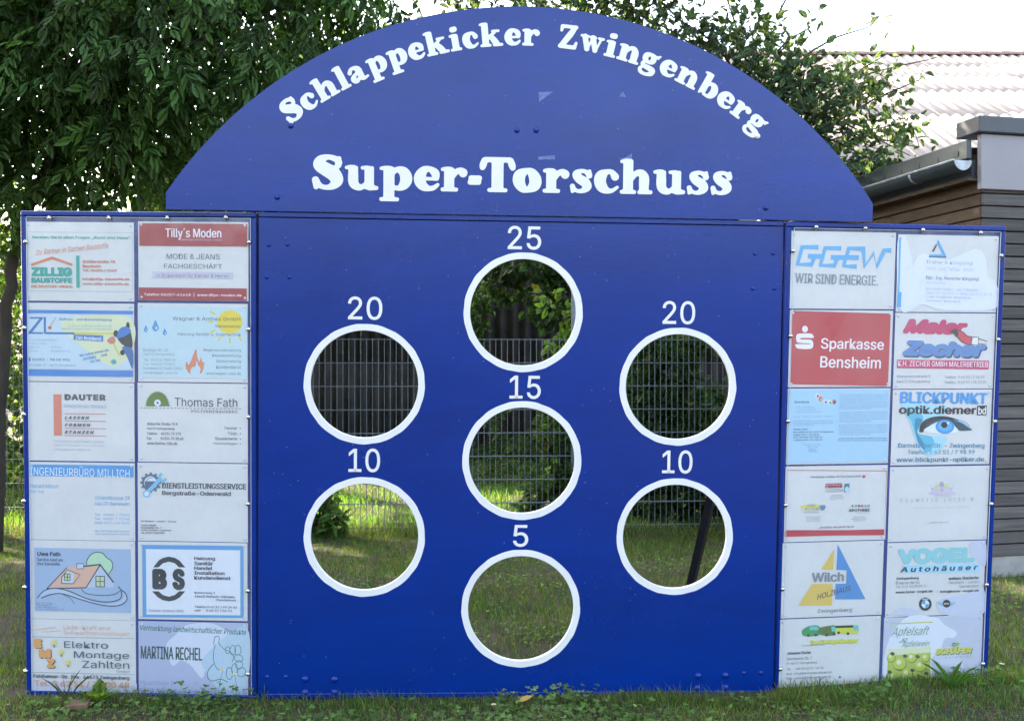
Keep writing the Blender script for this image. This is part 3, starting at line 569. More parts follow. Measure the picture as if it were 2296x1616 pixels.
# 7 engineer
p = Poster('B', [(88,762),(1065,762),(1065,1460),(88,1460)], 'white poster with a bright blue headline strip and light blue text')
p.P([(92,778),(1050,790),(1050,895),(92,882)],'4b9ad6').P([(92,778),(150,779),(130,830),(145,882),(92,882)],'8ec3e4').T('INGENIEURBÜRO MILLICH',122,797,1016,886,'e2ecf6',0,0,-.6)
for t,x0,y,x1,h in (('Harald Millich',124,955,378,36),('Dipl.-Ing.',124,1008,250,32),('Uhlandstrasse 19',704,1060,1015,36),('64625 Bensheim',704,1113,1013,34),('Tel.   06251  /  72976',704,1218,1015,26),('Fax   06251  /  72762',704,1255,1015,26),('Mobil: 0170 / 576 78 39',704,1292,1013,26),('Mail: millich.ingbuero@t-online.de',704,1368,1012,20),('www.ingenieurbuero-millich.de',704,1394,1012,20)): p.T(t,x0,y,x1,y+h,'72b0dc')
p.done()
# 8 services
p = Poster('B', [(1085,770),(2078,770),(2078,1472),(1085,1472)], 'white poster with a dark gear crossed by a light blue spanner')
pts=[]
for i in range(12):
    for d,r in ((-.28,80),(-.16,96),(.16,96),(.28,80)): a=(i+d)*math.pi/6; pts.append((1206+r*math.cos(a),942+r*.95*math.sin(a)))
p.P(pts[:],'5a6c82').E(1206,942,60,57,'dfe4ee').P([(1150,930),(1262,930),(1230,985),(1180,1000),(1155,975)],'4d6480').L([(1165,928),(1190,900),(1240,896),(1262,926)],6,'4d6480')
p.L([(1175,1030),(1300,900)],34,'7cc0e0').L([(1306,862),(1285,880),(1288,915),(1318,930),(1345,905)],20,'7cc0e0',5).E(1168,1042,34,34,'7cc0e0').E(1168,1042,21,21,'e0e5ee')
p.T('DIENSTLEISTUNGSSERVICE',1306,948,2063,1000,'5b5d68',.035).T('Bergstraße-Odenwald',1306,1020,1925,1068,'5b5d68',.03)
for t,x1,y in (('Ihr Rundum - sorglos - Partner',1435,1282),('Jessica Nickel',1256,1315),('Hochstädter Str. 7',1302,1337),('64342 Seeheim-Jugenheim',1392,1361),('Tel.: 0151-53402243',1328,1383)): p.T(t,1117,y,x1,y+17,'6a6a76',.02)
p.done()
# 9 house service
p = Poster('C', [(88,58),(1025,58),(1025,738),(88,738)], 'poster with a drawn house and green tree on a grey blue ground')
p.R(155,125,983,672,'a3bad6').T('Uwe Fath',178,155,380,190,'3a4458',.04).T('Service rund um',178,207,398,235,'4c5870',.03).T('Ihre Immobilie',178,243,375,270,'4c5870',.03)
p.SP([(610,280),(605,240),(630,190),(680,158),(740,165),(780,205),(820,235),(828,290),(795,345),(720,300)],'b9ddba').L([(610,280),(605,240),(630,190),(680,158),(740,165),(780,205),(820,235),(828,290),(795,345)],7,'31404c',5)
p.P([(285,460),(440,285),(720,262),(600,460)],'dfb49c').P([(720,265),(600,460),(840,460),(840,405)],'bccadd').L([(262,470),(435,290)],8,'2c3442').L([(520,285),(720,262),(838,418)],13,'2c3442').L([(720,268),(600,462),(262,470)],10,'2c3442').P([(520,255),(580,255),(580,300),(520,300)],'c7d0e0').L([(520,255),(578,255),(578,298),(522,300)],6,'2c3442',0,True)
p.P([(390,390),(440,308),(498,345),(490,425),(390,425)],'c7d2e2').L([(390,425),(390,370),(440,308),(548,350),(490,428),(390,425)],7,'2c3442').R(415,342,465,400,'c5d78f').R(685,362,760,455,'c3d4a8').L([(440,342),(440,400)],6,'2c3442').L([(415,370),(465,370)],6,'2c3442').ring(412,340,466,402,6,'2c3442').ring(682,360,762,457,7,'2c3442').L([(722,362),(722,455)],6,'2c3442').L([(685,408),(760,408)],6,'2c3442')
p.SP([(180,545),(260,480),(380,475),(560,540),(740,600),(880,585),(930,530),(885,470),(955,540),(940,590),(860,620),(700,605),(520,550),(380,515),(260,520)],'b9c9e2').L([(180,550),(240,488),(330,468),(450,490),(620,560),(780,585),(890,560),(905,500),(880,450)],8,'2b3444',6).L([(215,552),(300,520),(400,515),(560,565),(740,612),(880,615),(950,570),(940,510),(900,480)],8,'2b3444',6).L([(400,520),(460,550),(500,600)],5,'4c5870',4).L([(560,470),(600,510),(720,528),(840,520),(890,490)],6,'2b3444',4)
for y in (590,608,625,642): p.T('Mobil   0172 7345688' if y==590 else 'E-Mail  uwefath@gmail.com',170,y,[310,300,350,412][(y-590)//17],y+12,'5a6882')
p.done()
# 10 heating BS
p = Poster('C', [(1045,72),(1992,72),(1992,742),(1045,742)], 'white poster with a thick blue border and a black letter emblem between arches')
p.P([(1083,93),(1955,102),(1958,722),(1087,716)],'5d9fd2').P([(1115,130),(1928,140),(1930,700),(1120,694)],'e2e6ee').R(1502,190,1504,670,'cdd3dd')
p.P([(1178,287),(1228,225),(1265,205),(1313,194),(1365,205),(1405,228),(1455,287),(1400,287),(1365,252),(1313,238),(1262,252),(1225,287)],'2e3238').P([(1168,493),(1225,493),(1262,525),(1313,540),(1365,525),(1400,493),(1455,493),(1405,548),(1365,570),(1313,580),(1260,570),(1218,545)],'2e3238')
p.T('B',1170,305,1298,472,'2e3238',.09).T('S',1343,303,1452,478,'2e3238',.09)
for t,x1,y,h in (('Heizung',1713,195,38),('Sanitär',1697,236,34),('Handel',1690,278,32),('Installation',1795,320,32),('Kundendienst',1847,362,32)): p.T(t,1532,y,x1,y+h,'4a4e58',.03)
for t,x0,x1,y in (('Kiefernweg 3',1535,1713,496),('64665 Alsbach-Hähnlein',1535,1880,527),('(Sandwiese)',1720,1890,558),('Telefon 0 62 57 / 99 09 02',1535,1902,618),('und      0 62 57 / 26 73',1535,1858,648),('Inhaber: Andreas Wörl',1140,1442,648)): p.T(t,x0,y,x1,y+22,'6d727e' if x0>1200 else 'a4aab6',.02)
p.done()
# 11 electric
p = Poster('C', [(92,740),(1030,740),(1030,1410),(92,1410)], 'white poster with three orange block letters stepping down beside yellow light bulbs')
p.SP([(150,1290),(160,1250),(880,1340),(1020,1260),(1028,1400),(950,1400),(600,1404),(120,1404)],'cdd2e2').T('Licht-Kraft und',405,788,803,826,'e9b79b').T('Schwachstromanlagen',405,838,973,880,'e9b79b').T('Leistungsstark',150,803,345,827,'eebb9d',0,.4,6).T('preiswerter',215,829,385,848,'eebb9d',0,.4,6)
p.L([(100,884),(1013,900)],4,'8d93a0').L([(95,1190),(1018,1210)],4,'8d93a0')
for t,x,y in (('E',150,905),('M',193,990),('Z',262,1075)): p.T(t,x+8,y+8,x+(110 if t=='M' else 76),y+80,'4c4a48',.07).T(t,x,y,x+(104 if t=='M' else 70),y+74,'e3a35a',.06)
for x,y in ((325,935),(388,1015),(447,1103)):
    p.E(x,y,17,20,'e4d766').R(x-7,y+20,x+7,y+40,'6c6c62')
    for a in range(0,360,45): c,s_=math.cos(R_(a)),math.sin(R_(a)); p.L([(x+24*c,y+24*s_),(x+38*c,y+38*s_)],4,'e2d884')
p.T('Elektro',412,925,790,982,'44546a',0).T('Montage',497,1012,972,1085,'44546a',0).T('Zahlten',568,1092,973,1155,'44546a',0).T('GmbH',865,1172,975,1192,'7c8694').T('Fahlheimer-Str. 10a   64673 Zwingenberg',148,1213,975,1252,'56606e',.03).T('Tel. 0 62 51 / 79 00 48',158,1262,975,1322,'dfa67f',.02).done()
# 12 farm
p = Poster('C', [(1050,760),(1997,760),(1997,1420),(1050,1420)], 'water stained lilac poster with a drawn hen on a heap of eggs')
p.R(1052,762,1990,1418,'b2b9d6').SP([(1370,870),(1480,780),(1700,775),(1880,880),(1940,940),(1800,1000),(1650,1110),(1600,1240),(1500,1130),(1420,1090),(1340,1130),(1290,960)],'d6dcec').SP([(1620,1050),(1980,800),(1985,1300),(1800,1380),(1640,1200)],'b9d0e2')
p.T('Vermarktung landwirtschaftlicher Produkte',1065,800,1980,862,'2f7672',.015,.25,-1.5).T('MARTINA RECHEL',1070,970,1602,1083,'1d4a4c',.03,0,-.8).T('Hauptstraße 5',1070,1262,1350,1308,'7e9db4').T('64673 Zwingenberg-Rodau  Tel. 06251/71830',1060,1338,1985,1395,'7395ae')
TE='2f7f86'; p.L([(1700,950),(1712,885),(1748,890),(1745,940),(1790,990),(1830,1010),(1870,1045),(1860,1100)],6,TE,5).L([(1712,950),(1700,1020),(1700,1090),(1730,1160),(1790,1180)],6,TE,5).L([(1700,1115),(1650,1180),(1650,1240),(1690,1265),(1760,1250),(1820,1275)],7,TE,5)
for x,y,a,b,r in ((1835,1200,27,52,0),(1880,1165,25,50,0),(1940,1190,36,40,30),(1915,1070,38,30,20),(1908,1000,27,42,0),(1865,1000,24,42,0),(1918,1125,30,36,0),(1820,1000,20,30,0)):
    p.L([(x+a*math.cos(t)*math.cos(R_(r))-b*math.sin(t)*math.sin(R_(r)),y+a*math.cos(t)*math.sin(R_(r))+b*math.sin(t)*math.cos(R_(r))) for t in np.arange(20)*math.pi/10],6,TE,0,True)
p.done()
# 13 energy
p = Poster('D', [(220,135),(1165,158),(1145,843),(207,833)], 'white poster with large joined sky blue letters over a grey slogan')
B_='62aee0'
def gee(dx,dy): p.L([(465+dx,285+dy),(320+dx,283+dy),(278+dx,437+dy),(405+dx,440+dy),(428+dx,372+dy)],40,B_); p.L([(372+dx,365+dy),(520+dx,369+dy)],40,B_)
gee(0,0); gee(205,10); p.L([(885,300),(738,296),(692,452),(808,458)],40,B_).L([(700,376),(828,378)],40,B_).L([(868,296),(880,460),(962,335),(985,464),(1058,312),(1118,313)],40,B_)
p.T('WIR SIND ENERGIE.',258,528,1005,620,'8c95a2',.02,0,-1.2,'I').done()
# 14 builder
p = Poster('D', [(1182,165),(2093,190),(2060,878),(1158,858)], 'wrinkled white poster with a small blue triangle, top right on the right board')
p.SP([(1300,480),(1390,340),(1620,400),(1880,300),(1970,400),(1990,560),(2060,600),(2060,830),(1600,850),(1400,800),(1200,840),(1175,240),(1250,200),(1310,420)],'e3e7f3').P([(1188,200),(1208,200),(1192,690),(1178,690)],'62b2ea').P([(1180,688),(1212,688),(1205,826),(1172,822)],'4fa9e6')
p.P([(1540,215),(1617,372),(1590,372),(1530,245)],'4aa8e2').P([(1590,350),(1617,376),(1455,374),(1462,350)],'4aa8e2').P([(1520,258),(1533,262),(1500,328),(1484,322)],'3a3c40').R(1455,369,1612,378,'2c3a48')
for t,x0,x1,y,h,c,b in (('Dreher & Klingsbigl',1438,1857,405,44,'a3a8b2',0),('Hoch- und Tiefbau  GmbH',1436,1855,462,38,'b6bac4',0),('Dipl.-Ing. Alexander Klingsbigl',1430,1907,548,40,'8a909c',.02),('Geschäftsführer',1430,1615,592,22,'b8bcc8',0),('Darmstädter Straße 1   64625 Bensheim',1428,1905,650,26,'b0b6c4',0),('Telefon 062 51/17 03-0 · Telefax 062 51/17 03-33',1428,2025,688,28,'b0b6c4',0),('E-Mail: info@Dreher-Klingsbigl.de',1428,1832,722,28,'a0a8b8',0),('www.Dreher-Klingsbigl.de',1428,1740,758,24,'a0a8b8',0)): p.T(t,x0,y,x1,y+h,c,b,0,-1)
p.done()
# 15 bank
p = Poster('D', [(208,845),(1142,858),(1115,1545),(190,1532)], 'red poster with a white letter s emblem and two white words')
p.P([(240,855),(1098,880),(1114,895),(1090,1512),(1072,1530),(225,1515),(210,1498),(228,870)],'c03c44').E(344,1019,26,29,'f2f2f6')
p.SP([(290,1060),(395,1060),(418,1080),(418,1098),(322,1098),(300,1102),(300,1108),(320,1112),(395,1115),(416,1135),(416,1175),(392,1197),(290,1195),(264,1180),(264,1155),(380,1155),(382,1148),(290,1142),(267,1125),(267,1080)],'f2f2f6',3)
p.T('Sparkasse',488,1105,1055,1225,'f4f2f6',.012,0,-1).T('Bensheim',482,1265,1028,1370,'f4f2f6',.012,0,-1).done()
# 16 painter
p = Poster('D', [(1155,870),(2060,885),(2035,1560),(1135,1548)], 'white poster with pink and blue brush lettering and a red paintbrush')
p.T('Maler',1225,938,1810,1062,'c93a6c',.08,.35,-1).T('Zecher',1228,1138,1985,1275,'27416e',.11,.25,-1).T('Zecher',1222,1132,1972,1262,'5d8cc4',.06,.25,-1)
p.SP([(1700,1025),(1760,1045),(1800,1080),(1848,1095),(1835,1155),(1775,1145),(1730,1110)],'cf4b5c').L([(1700,1025),(1760,1045),(1800,1080),(1848,1095),(1835,1155),(1775,1145),(1730,1110),(1700,1060)],6,'3a2a30',4).SP([(1645,1045),(1690,1018),(1712,1030),(1720,1075),(1700,1090),(1680,1060)],'4c4044').P([(1845,1092),(1902,1092),(1896,1165),(1836,1155)],'e8eaf2').L([(1845,1092),(1902,1092),(1896,1165),(1836,1155)],7,'2e2a30',0,True).L([(1900,1105),(1978,1128)],6,'2e2a30').L([(1898,1150),(1976,1158)],6,'2e2a30')
p.P([(1173,1292),(1995,1303),(1992,1380),(1170,1367)],'c93868').T('K.H. ZECHER GMBH MALERBETRIEB',1180,1308,1990,1356,'f4eaf2',.008,0,-.8)
for t,x0,x1,y in (('Wiesenpromenade 9',1168,1468,1430),('64673 Zwingenberg',1168,1466,1476),('Telefon:  0 62 51 / 7 16 59',1595,1955,1436),('Telefax:  0 62 51 / 78 70 60',1595,1970,1481)): p.T(t,x0,y,x1,y+28,'8a8e9a')
p.done()
# 17 language courses
p = Poster('E', [(190,42),(1118,52),(1090,725),(170,722)], 'plain light blue poster with small text and a curved row of little flags')
p.R(194,55,1098,712,'a9d2ea')
for (x,y),c1,c2 in zip(((455,112),(485,142),(526,166),(566,171),(606,167)),('e8dfe6','d84a4a','e6e6ea','eaeaea','d86a3a'),('c84a56','e6c84a','4a6ab0','4a9a6a','2e2e2e')): p.E(x,y,17,22,c1).E(x+4,y+4,10,12,c2)
p.T('Sprachkurse',247,158,382,182,'54758e',.03)
ys=[]
for t,x0,x1,y in (('•  Einzel- und Firmenkurse',243,432,206),('•  Entspannte Atmosphäre',243,445,228),('•  Angenehme Lernbedingungen',243,490,250),('Englisch - Spanisch - Französisch - Italienisch',240,597,292),('Grammatik, Spezialkurse, Kommunikationskurse',240,595,330),('Firmenkommunikation und Neue Medien nur einer',240,598,350),('Gruppe zu 4 Teilnehmerinnen',240,428,370)): p.T(t,x0,y,x1,y+14,'7da3bf')
for t,x1,y in (('Valerie Christ',365,404),('Darmstädter Str.49, 64673 Zwingenberg',598,430),('Telefon: 0172 – 213 68 45',470,453),('www.sprachen-und-mehr.eu',498,477),('vch@sprachen-und-mehr.eu',500,500)): p.T(t,238,y,x1,y+16,'4f6c84',.02)
for t,x0,x1,y in (('Die Sprache ist die',342,487,545),('Kleidung der',370,460,565),('Gedanken.',375,450,584),('Samuel Johnson',370,460,603)): p.T(t,x0,y,x1,y+12,'7da3bf')
W_=('Möchten Sie Ihr Englisch verbessern und gleichzeitig','Fähigkeiten im freien Sprechen und Präsentieren vor','internationalen Geschäftspartnern auf ein höheres Level','heben? Meine Kurse bieten eine umfassende Schulung in','allgemeiner Grammatik und Wortschatz und darüber hinaus','erfahren Sie mehr über effektive Präsentationstechniken','oder freies Sprechen vor einer Gruppe.')
for i in range(20):
    y=97+i*20.6+(12 if i>6 else 0)+(12 if i>11 else 0)+(14 if i>16 else 0); 
    if y<520: p.T(W_[i%6] if i not in (6,11,16) else W_[6],655-i*.6,y,(1088 if i not in (6,11,16) else 940)-i*.5,y+14,'5b7f9a' if i>16 else '80a6c0')
p.done()
# 18 optician
p = Poster('E', [(1133,52),(2030,62),(2003,730),(1112,732)], 'white poster with a large blue eye between turquoise and black lettering')
p.SP([(1215,180),(1420,190),(1640,215),(1560,300),(1460,330),(1340,420),(1420,470),(1560,470),(1620,500),(1560,600),(1480,650),(1400,620),(1340,520),(1290,360)],'a8dcec').SP([(1240,230),(1400,290),(1380,380),(1360,450),(1480,480),(1500,560),(1430,620),(1350,500),(1300,350)],'5dbcd8').SP([(1330,330),(1400,330),(1350,430),(1400,520),(1420,600),(1350,510)],'2b8fb0')
p.SP([(1370,430),(1400,370),(1500,320),(1600,300),(1700,330),(1840,410),(1800,425),(1720,420),(1660,350),(1560,340),(1480,370),(1420,420),(1400,440)],'17485c').SP([(1372,420),(1395,350),(1480,305),(1600,296),(1700,322),(1750,370),(1640,330),(1520,325),(1440,370),(1410,430)],'10222c').SP([(1410,425),(1480,375),(1560,345),(1650,360),(1720,425),(1640,450),(1520,448)],'e6f0f4').E(1600,390,84,64,'3f9ad8').E(1600,385,62,48,'64b4ea').E(1594,374,28,28,'0c1218').E(1628,358,10,10,'f0f6fa')
p.L([(1680,330),(1760,360),(1830,410)],8,'3aa0c0',4).L([(1700,320),(1790,355),(1822,390)],5,'3aa0c0',4)
p.T('BLICKPUNKT',1200,80,1985,185,'3f9bdc',.035,0,-1).T('optik.diemer',1190,200,1885,295,'1b2028',.03,0,-.8).R(1890,200,1976,286,'1b2028').T('bd',1900,212,1970,278,'f0f0f4',.02)
p.T('Darmstädter Str. - Zwingenberg',1183,537,1958,590,'4a8cb0',.012,0,-.8).T('Telefon 0 62 51 / 7 98 99',1268,596,1870,640,'5796b4',.01,0,-.5).T('www.blickpunkt-optiker.de',1170,662,1955,715,'3f84aa',.015,0,-.5).done()
# 19 pharmacies
p = Poster('E', [(172,738),(1095,742),(1065,1415),(150,1415)], 'white poster with thin red outline, red bottom bar and three small logos')
p.P([(186,778),(1080,783),(1056,1362),(168,1370),(169,1318),(1057,1316),(1076,788),(189,783),(172,1318),(169,1318)],'b0283a').R(168,1320,1056,1366,'c0283a').T('Gemeinsam stärken wir Ihre Gesundheit',395,826,845,846,'8a8e9c',.02).SP([(872,852),(858,835),(864,822),(874,828),(886,824),(888,838)],'c83040',4)
p.T('APOTHEKE',527,897,678,912,'b0485a',.04).T('HERMS',527,915,680,936,'9a3050',.05).L([(527,950),(640,948),(690,962)],5,'9aa2b0',4).T('ZWINGENBERG',527,960,675,974,'b08090',.02,0,0,'I',1.3).R(697,900,742,976,'3a7a94').SP([(700,950),(720,925),(742,945),(742,976),(712,976)],'b8d8e0')
for t,x0,x1,y in (('Bahnhofstraße 8',582,678,998),('64673 Zwingenberg',570,688,1015),('Telefon 06251 75306',570,690,1032),('Darmstädter Straße 31',352,482,1193),('64673 Zwingenberg',358,475,1211),('Telefon 06251 73457',358,475,1227),('Rodauer Straße 17',780,885,1190),('64665 Alsbach-Hähnlein',762,900,1208),('Telefon 06257 3457',778,888,1224)): p.T(t,x0,y,x1,y+12,'8d93a2')
p.R(318,1090,470,1112,'e8d84a').R(318,1112,470,1140,'e6e0a8').T('STADT',362,1086,440,1106,'5a7a8a',.02).T('APOTHEKE',338,1112,473,1138,'5a8494',.02).T('ZWINGENBERG',337,1150,470,1163,'7a9aac').SP([(480,1095),(525,1095),(522,1125),(502,1140),(482,1125)],'5a86a4')
for i,c in enumerate(('5fae5a','3a8ac4','5a5a64','c84a4a','3a8ac4','5fae5a')): p.T('KONRAD'[i],762+i*28.5,1088,782+i*28.5,1110,c,.03)
p.T('APOTHEKE',735,1124,926,1150,'50545e',.03).T('ALSBACH-HÄHNLEIN',800,1156,926,1166,'9a9ea8').T('... persönlich, nah und für Sie da!',455,1278,782,1302,'a07888',.02).done()
# 20 cosmetics
p = Poster('E', [(1110,745),(2008,745),(1978,1412),(1085,1415)], 'white poster with a faint pink lotus flower above wide spaced letters')
for x,k,c in ((1450,-1,'b89cc0'),(1700,1,'b89cc0')): p.SP([(x,905),(x-k*28,930),(x-k*50,990),(x-k*100,1010),(x-k*60,960)],c).SP([(x+k*2,990),(x-k*40,1000),(x-k*90,1012),(x-k*40,975)],'d0c4d8')
for x,y,c in ((1535,925,'d8d690'),(1610,925,'d8d690'),(1572,905,'b8a8c0')): p.SP([(x,y-25),(x+22,y+5),(x,y+30),(x-22,y+5)],c)
for x in (1510,1545,1575,1605,1640): p.SP([(x,930),(x+24,970),(x+5,1012),(x-5,1012),(x-24,970)],'cfc8d6')
p.E(1573,958,14,12,'c0a8c4').T('COSMETIC LUISE B.',1200,1030,1888,1062,'a0a2ae',0,0,0,'I',1.9).T('COSMETIC AN DER BERGSTRASSE',1298,1106,1822,1120,'b8bac4',0,0,0,'I',1.8).T('cosmetic-luise-b.de',1465,1240,1628,1253,'8a8e9a').done()
# 21 timber houses
p = Poster('F', [(145,48),(1035,40),(1005,692),(117,705)], 'white poster with a yellow and blue triangle split by grey and black words')
p.P([(592,107),(583,286),(478,286)],'e0c052').P([(398,410),(578,412),(570,598),(278,600)],'e0c052').P([(622,65),(865,545),(600,547),(605,410),(697,408),(702,292),(612,288)],'4a8fcc').T('Wilch',395,308,678,395,'868a92',.03).T('HOLZHAUS',436,462,742,510,'34383e',.01,.35,13).T('Zwingenberg',447,625,747,668,'6e727c').done()
# 22 car dealer
p = Poster('F', [(1060,45),(1925,42),(1895,685),(1035,690)], 'white poster with large pale turquoise letters and two round car emblems')
p.SP([(1790,50),(1915,50),(1915,250),(1840,200),(1785,150)],'cbd0e2').SP([(1500,560),(1740,500),(1900,460),(1890,675),(1560,680)],'ccd2e4').SP([(1120,650),(1180,620),(1330,640),(1300,680),(1110,682)],'ccd2e4')
p.T('VOGEL',1150,100,1825,228,'92cfd4',.06).P([(1195,250),(1868,232),(1865,312),(1185,312)],'a9dbf2').T('Autohäuser',1172,252,1850,300,'2e4450',.03,.15,0,'I',1.35)
for t,x0,x1,y,b,c in (('Zwingenberg',1133,1330,350,.03,'4a505c'),('Direkt an der A5',1131,1340,386,0,'868c98'),('Tel. 0 62 51/70 99-0',1131,1395,420,0,'868c98'),('weitere Standorte:',1592,1860,346,.03,'4a505c'),('Herxheim - Landau',1595,1860,381,0,'8d93a0'),('Germersheim',1685,1860,416,0,'8d93a0'),('www.bmw-vogel.de',1128,1453,468,.03,'4a505c'),('·  info@bmw-vogel.de',1490,1858,462,.03,'4a505c')): p.T(t,x0,y,x1,y+27,c,b)
p.E(1388,587,55,58,'1e2c30').E(1388,587,34,36,'e8eef2').P([(1388,587),(1354,587),(1362,565),(1376,554),(1388,551)],'4fa4d4').P([(1388,587),(1422,587),(1414,609),(1400,620),(1388,623)],'4fa4d4').T('BMW',1360,537,1418,550,'d0dce0',.03)
p.P([(1490,568),(1545,574),(1545,602),(1530,602)],'8fc0cc').P([(1662,568),(1605,574),(1605,602),(1620,602)],'8fc0cc').E(1574,583,34,34,'23292c').T('MINI',1550,576,1598,590,'c8ccd0',.03).done()
# 23 coaches
p = Poster('F', [(120,712),(1008,703),(978,1340),(92,1360)], 'white poster with three green and yellow coaches above yellow lettering')
p.SP([(308,830),(330,800),(390,775),(455,778),(468,820),(455,862),(330,868)],'3f9a5c').SP([(455,800),(560,775),(605,780),(605,850),(540,865),(460,850)],'5c7a3c').P([(590,775),(800,768),(808,800),(800,850),(600,848)],'cfd64a').P([(590,778),(760,772),(760,792),(600,798)],'24302c').P([(380,780),(450,785),(455,815),(375,815)],'6ec4c8').P([(565,785),(602,785),(605,825),(570,828)],'6ec4c8').P([(755,772),(800,770),(806,815),(765,820)],'6ec4c8')
for x,y in ((365,862),(430,858),(525,858),(590,850),(712,845),(630,838)): p.E(x,y,12,12,'22302a')
p.T('Der Zwingenberger',385,897,803,942,'b9c042',.06,.1).T('Der Zwingenberger',381,893,800,936,'dadd5e',.04,.1).T('Omnibusbetrieb Fischer',310,940,508,952,'6a7480')
for t,x1,y,b in (('Johannes Fischer',388,1000,.03),('Gernsheimer Str. 7',393,1048,0),('D-64673 Zwingenberg',438,1090,0),('Tel.      +49 (0) 62 51 7 42 64',497,1136,0),('Mail   info@DerZwingenberger.de',568,1178,0),('Web   www.DerZwingenberger.de',562,1218,0)): p.T(t,180-(y-1000)*.04,y,x1,y+26,'767c8a' if not b else '4a505c',b)
p.E(640,1225,9,9,'1e2c6a').done()
# 24 drinks
p = Poster('F', [(1030,700),(1895,692),(1870,1300),(1002,1335)], 'water stained poster with green apples beside yellow lettering, lowest on the right')
p.P([(1030,704),(1893,698),(1868,1298),(1004,1330)],'c6cbdc').SP([(1220,705),(1480,705),(1560,770),(1660,830),(1640,880),(1560,890),(1520,1000),(1440,1080),(1440,1290),(1060,1300),(1050,960)],'e3e7f0').SP([(1480,1020),(1600,960),(1700,1080),(1720,1160),(1500,1100)],'d2d7e6')
p.R(1078,748,1452,758,'c8cc4a').P([(1062,980),(1440,960),(1425,1275),(1052,1282)],'b9c455').P([(1062,980),(1440,960),(1438,1010),(1060,1040)],'e0e4bc')
for x,y,r in ((1165,1110,62),(1345,1130,55),(1270,1060,45),(1090,1060,40),(1230,1200,55),(1100,1230,50),(1390,1060,38),(1370,1240,45)): p.E(x,y,r,r*.98,'7f9a2e').E(x-3,y-5,r*.9,r*.88,'c3cf4a').E(x-8,y-14,r*.35,r*.35,'e6ebc0')
for x,y in ((1210,1040),(1320,1045),(1275,1165),(1075,1180),(1395,1190),(1100,1020)): p.SP([(x-20,y),(x,y-15),(x+22,y+4),(x,y+18)],'37501c')
p.T('PGLR',1130,1222,1390,1272,'34904c',.04).T('Apfelsaft',1090,785,1425,880,'7ea57e',-.008,.5).T('&',1160,885,1235,925,'7ea57e',0,.4).T('Apfelwein',1180,905,1425,972,'7ea57e',-.005,.5)
p.T('SCHÄFER',1482,962,1803,1028,'2c4a34',.10,.2).T('SCHÄFER',1478,958,1797,1022,'d4d43c',.05,.2).T('GETRÄNKE',1562,1040,1795,1054,'98a0ac',0,0,0,'I',1.5).E(1640,940,18,17,'3a6a3a').E(1668,936,17,15,'8ab03c').E(1640,942,8,8,'c8d8b0')
for t,x1,y in (('Benslach-Straße 4',1673,1178),('64665 Alsbach-Hähnlein',1765,1215),('Telefon 06257',1650,1262)): p.T(t,1475,y,x1,y+14,'6c7080',.02)
p.done()
# ---------------------------------------------------------------- ground
def sn(x, y, s, k=0):                                       # smooth pseudo-noise, -1..1
    return (np.sin(x*s*1.7+y*s*.9+k)+np.sin(-x*s*.8+y*s*1.9+1.3*k+2)+np.sin(x*s*2.9-y*s*2.3+.7*k+4)*.7+np.sin(x*s*4.1+y*s*3.7+2.1*k)*.5)/3.2
def gz(x, y):
    x = np.asarray(x, float); y = np.asarray(y, float)
    z = np.interp(y, [-50, 3.9, 6, 8, 9, 11, 13.3, 60], [0, 0, -.06, -.125, -.11, -.02, .09, .1])
    return z+.012*sn(x, y, 2.1)+.006*sn(x, y, 7, 3)
gx = np.concatenate([np.linspace(-60, -6, 14)[:-1], np.linspace(-6, 6, 121), np.linspace(6, 60, 14)[1:]])
gy = np.concatenate([np.linspace(-40, 2.5, 12)[:-1], np.linspace(2.5, 14, 116), np.linspace(14, 90, 14)[1:]])
X, Y = np.meshgrid(gx, gy, indexing='ij'); V = np.c_[X.ravel(), Y.ravel(), gz(X, Y).ravel()]; n = len(gy)
i, j = np.meshgrid(np.arange(len(gx)-1), np.arange(n-1), indexing='ij'); a = (i*n+j).ravel()
T = np.vstack([np.c_[a, a+n, a+n+1], np.c_[a, a+n+1, a+1]])
m = trimesh(V, T, name='ground'); m.materials.append(M['soil']); tag(link(bpy.data.objects.new('ground', m)), kind='structure')
# ---------------------------------------------------------------- instanced leaf meshes
def inst(tv, tt, pos, fr, size, col, cvar=None):
    """copies of one template: pos (N,3), fr (N,3,3) rows = axis, side, normal, size (N,), col (N,3)"""
    N = len(pos); tv = np.asarray(tv); L = tv[None]*size[:, None, None]
    V = pos[:, None]+L[..., 0:1]*fr[:, None, 0]+L[..., 1:2]*fr[:, None, 1]+L[..., 2:3]*fr[:, None, 2]
    T = (np.asarray(tt)[None]+(np.arange(N)*len(tv))[:, None, None]).reshape(-1, 3)
    C = np.repeat(col, len(tv), 0)
    if cvar is not None: C = C*np.tile(cvar, N)[:, None]
    return V.reshape(-1, 3), T, C
def frames(axis, nrm):
    a = axis/np.linalg.norm(axis, axis=1, keepdims=True); s = np.cross(nrm, a); s /= np.linalg.norm(s, axis=1, keepdims=True)+1e-9; nn = np.cross(a, s)
    return np.stack([a, s, nn], 1)
def leaf_t(wd=.42, bend=.12, fold=.10, pts=((0, 0), (.12, .55), (.38, 1), (.68, .78), (1, 0))):
    V = []; T = []
    for k, (t, q) in enumerate(pts): z = -bend*t*t; V += [(t, 0, z), (t, q*wd/2, z+fold*q*.5), (t, -q*wd/2, z+fold*q*.5)]
    for k in range(len(pts)-1):
        a, b = 3*k, 3*k+3
        for s in (1, 2):
            if pts[k][1] == 0: T.append((a, b, b+s) if s == 2 else (a, b+s, b))
            elif pts[k+1][1] == 0: T.append((a, b, a+s) if s == 1 else (a, a+s, b))
            else: T += [(a, b, b+s), (a, b+s, a+s)]
    return np.array(V), np.array(T)
LT = leaf_t()
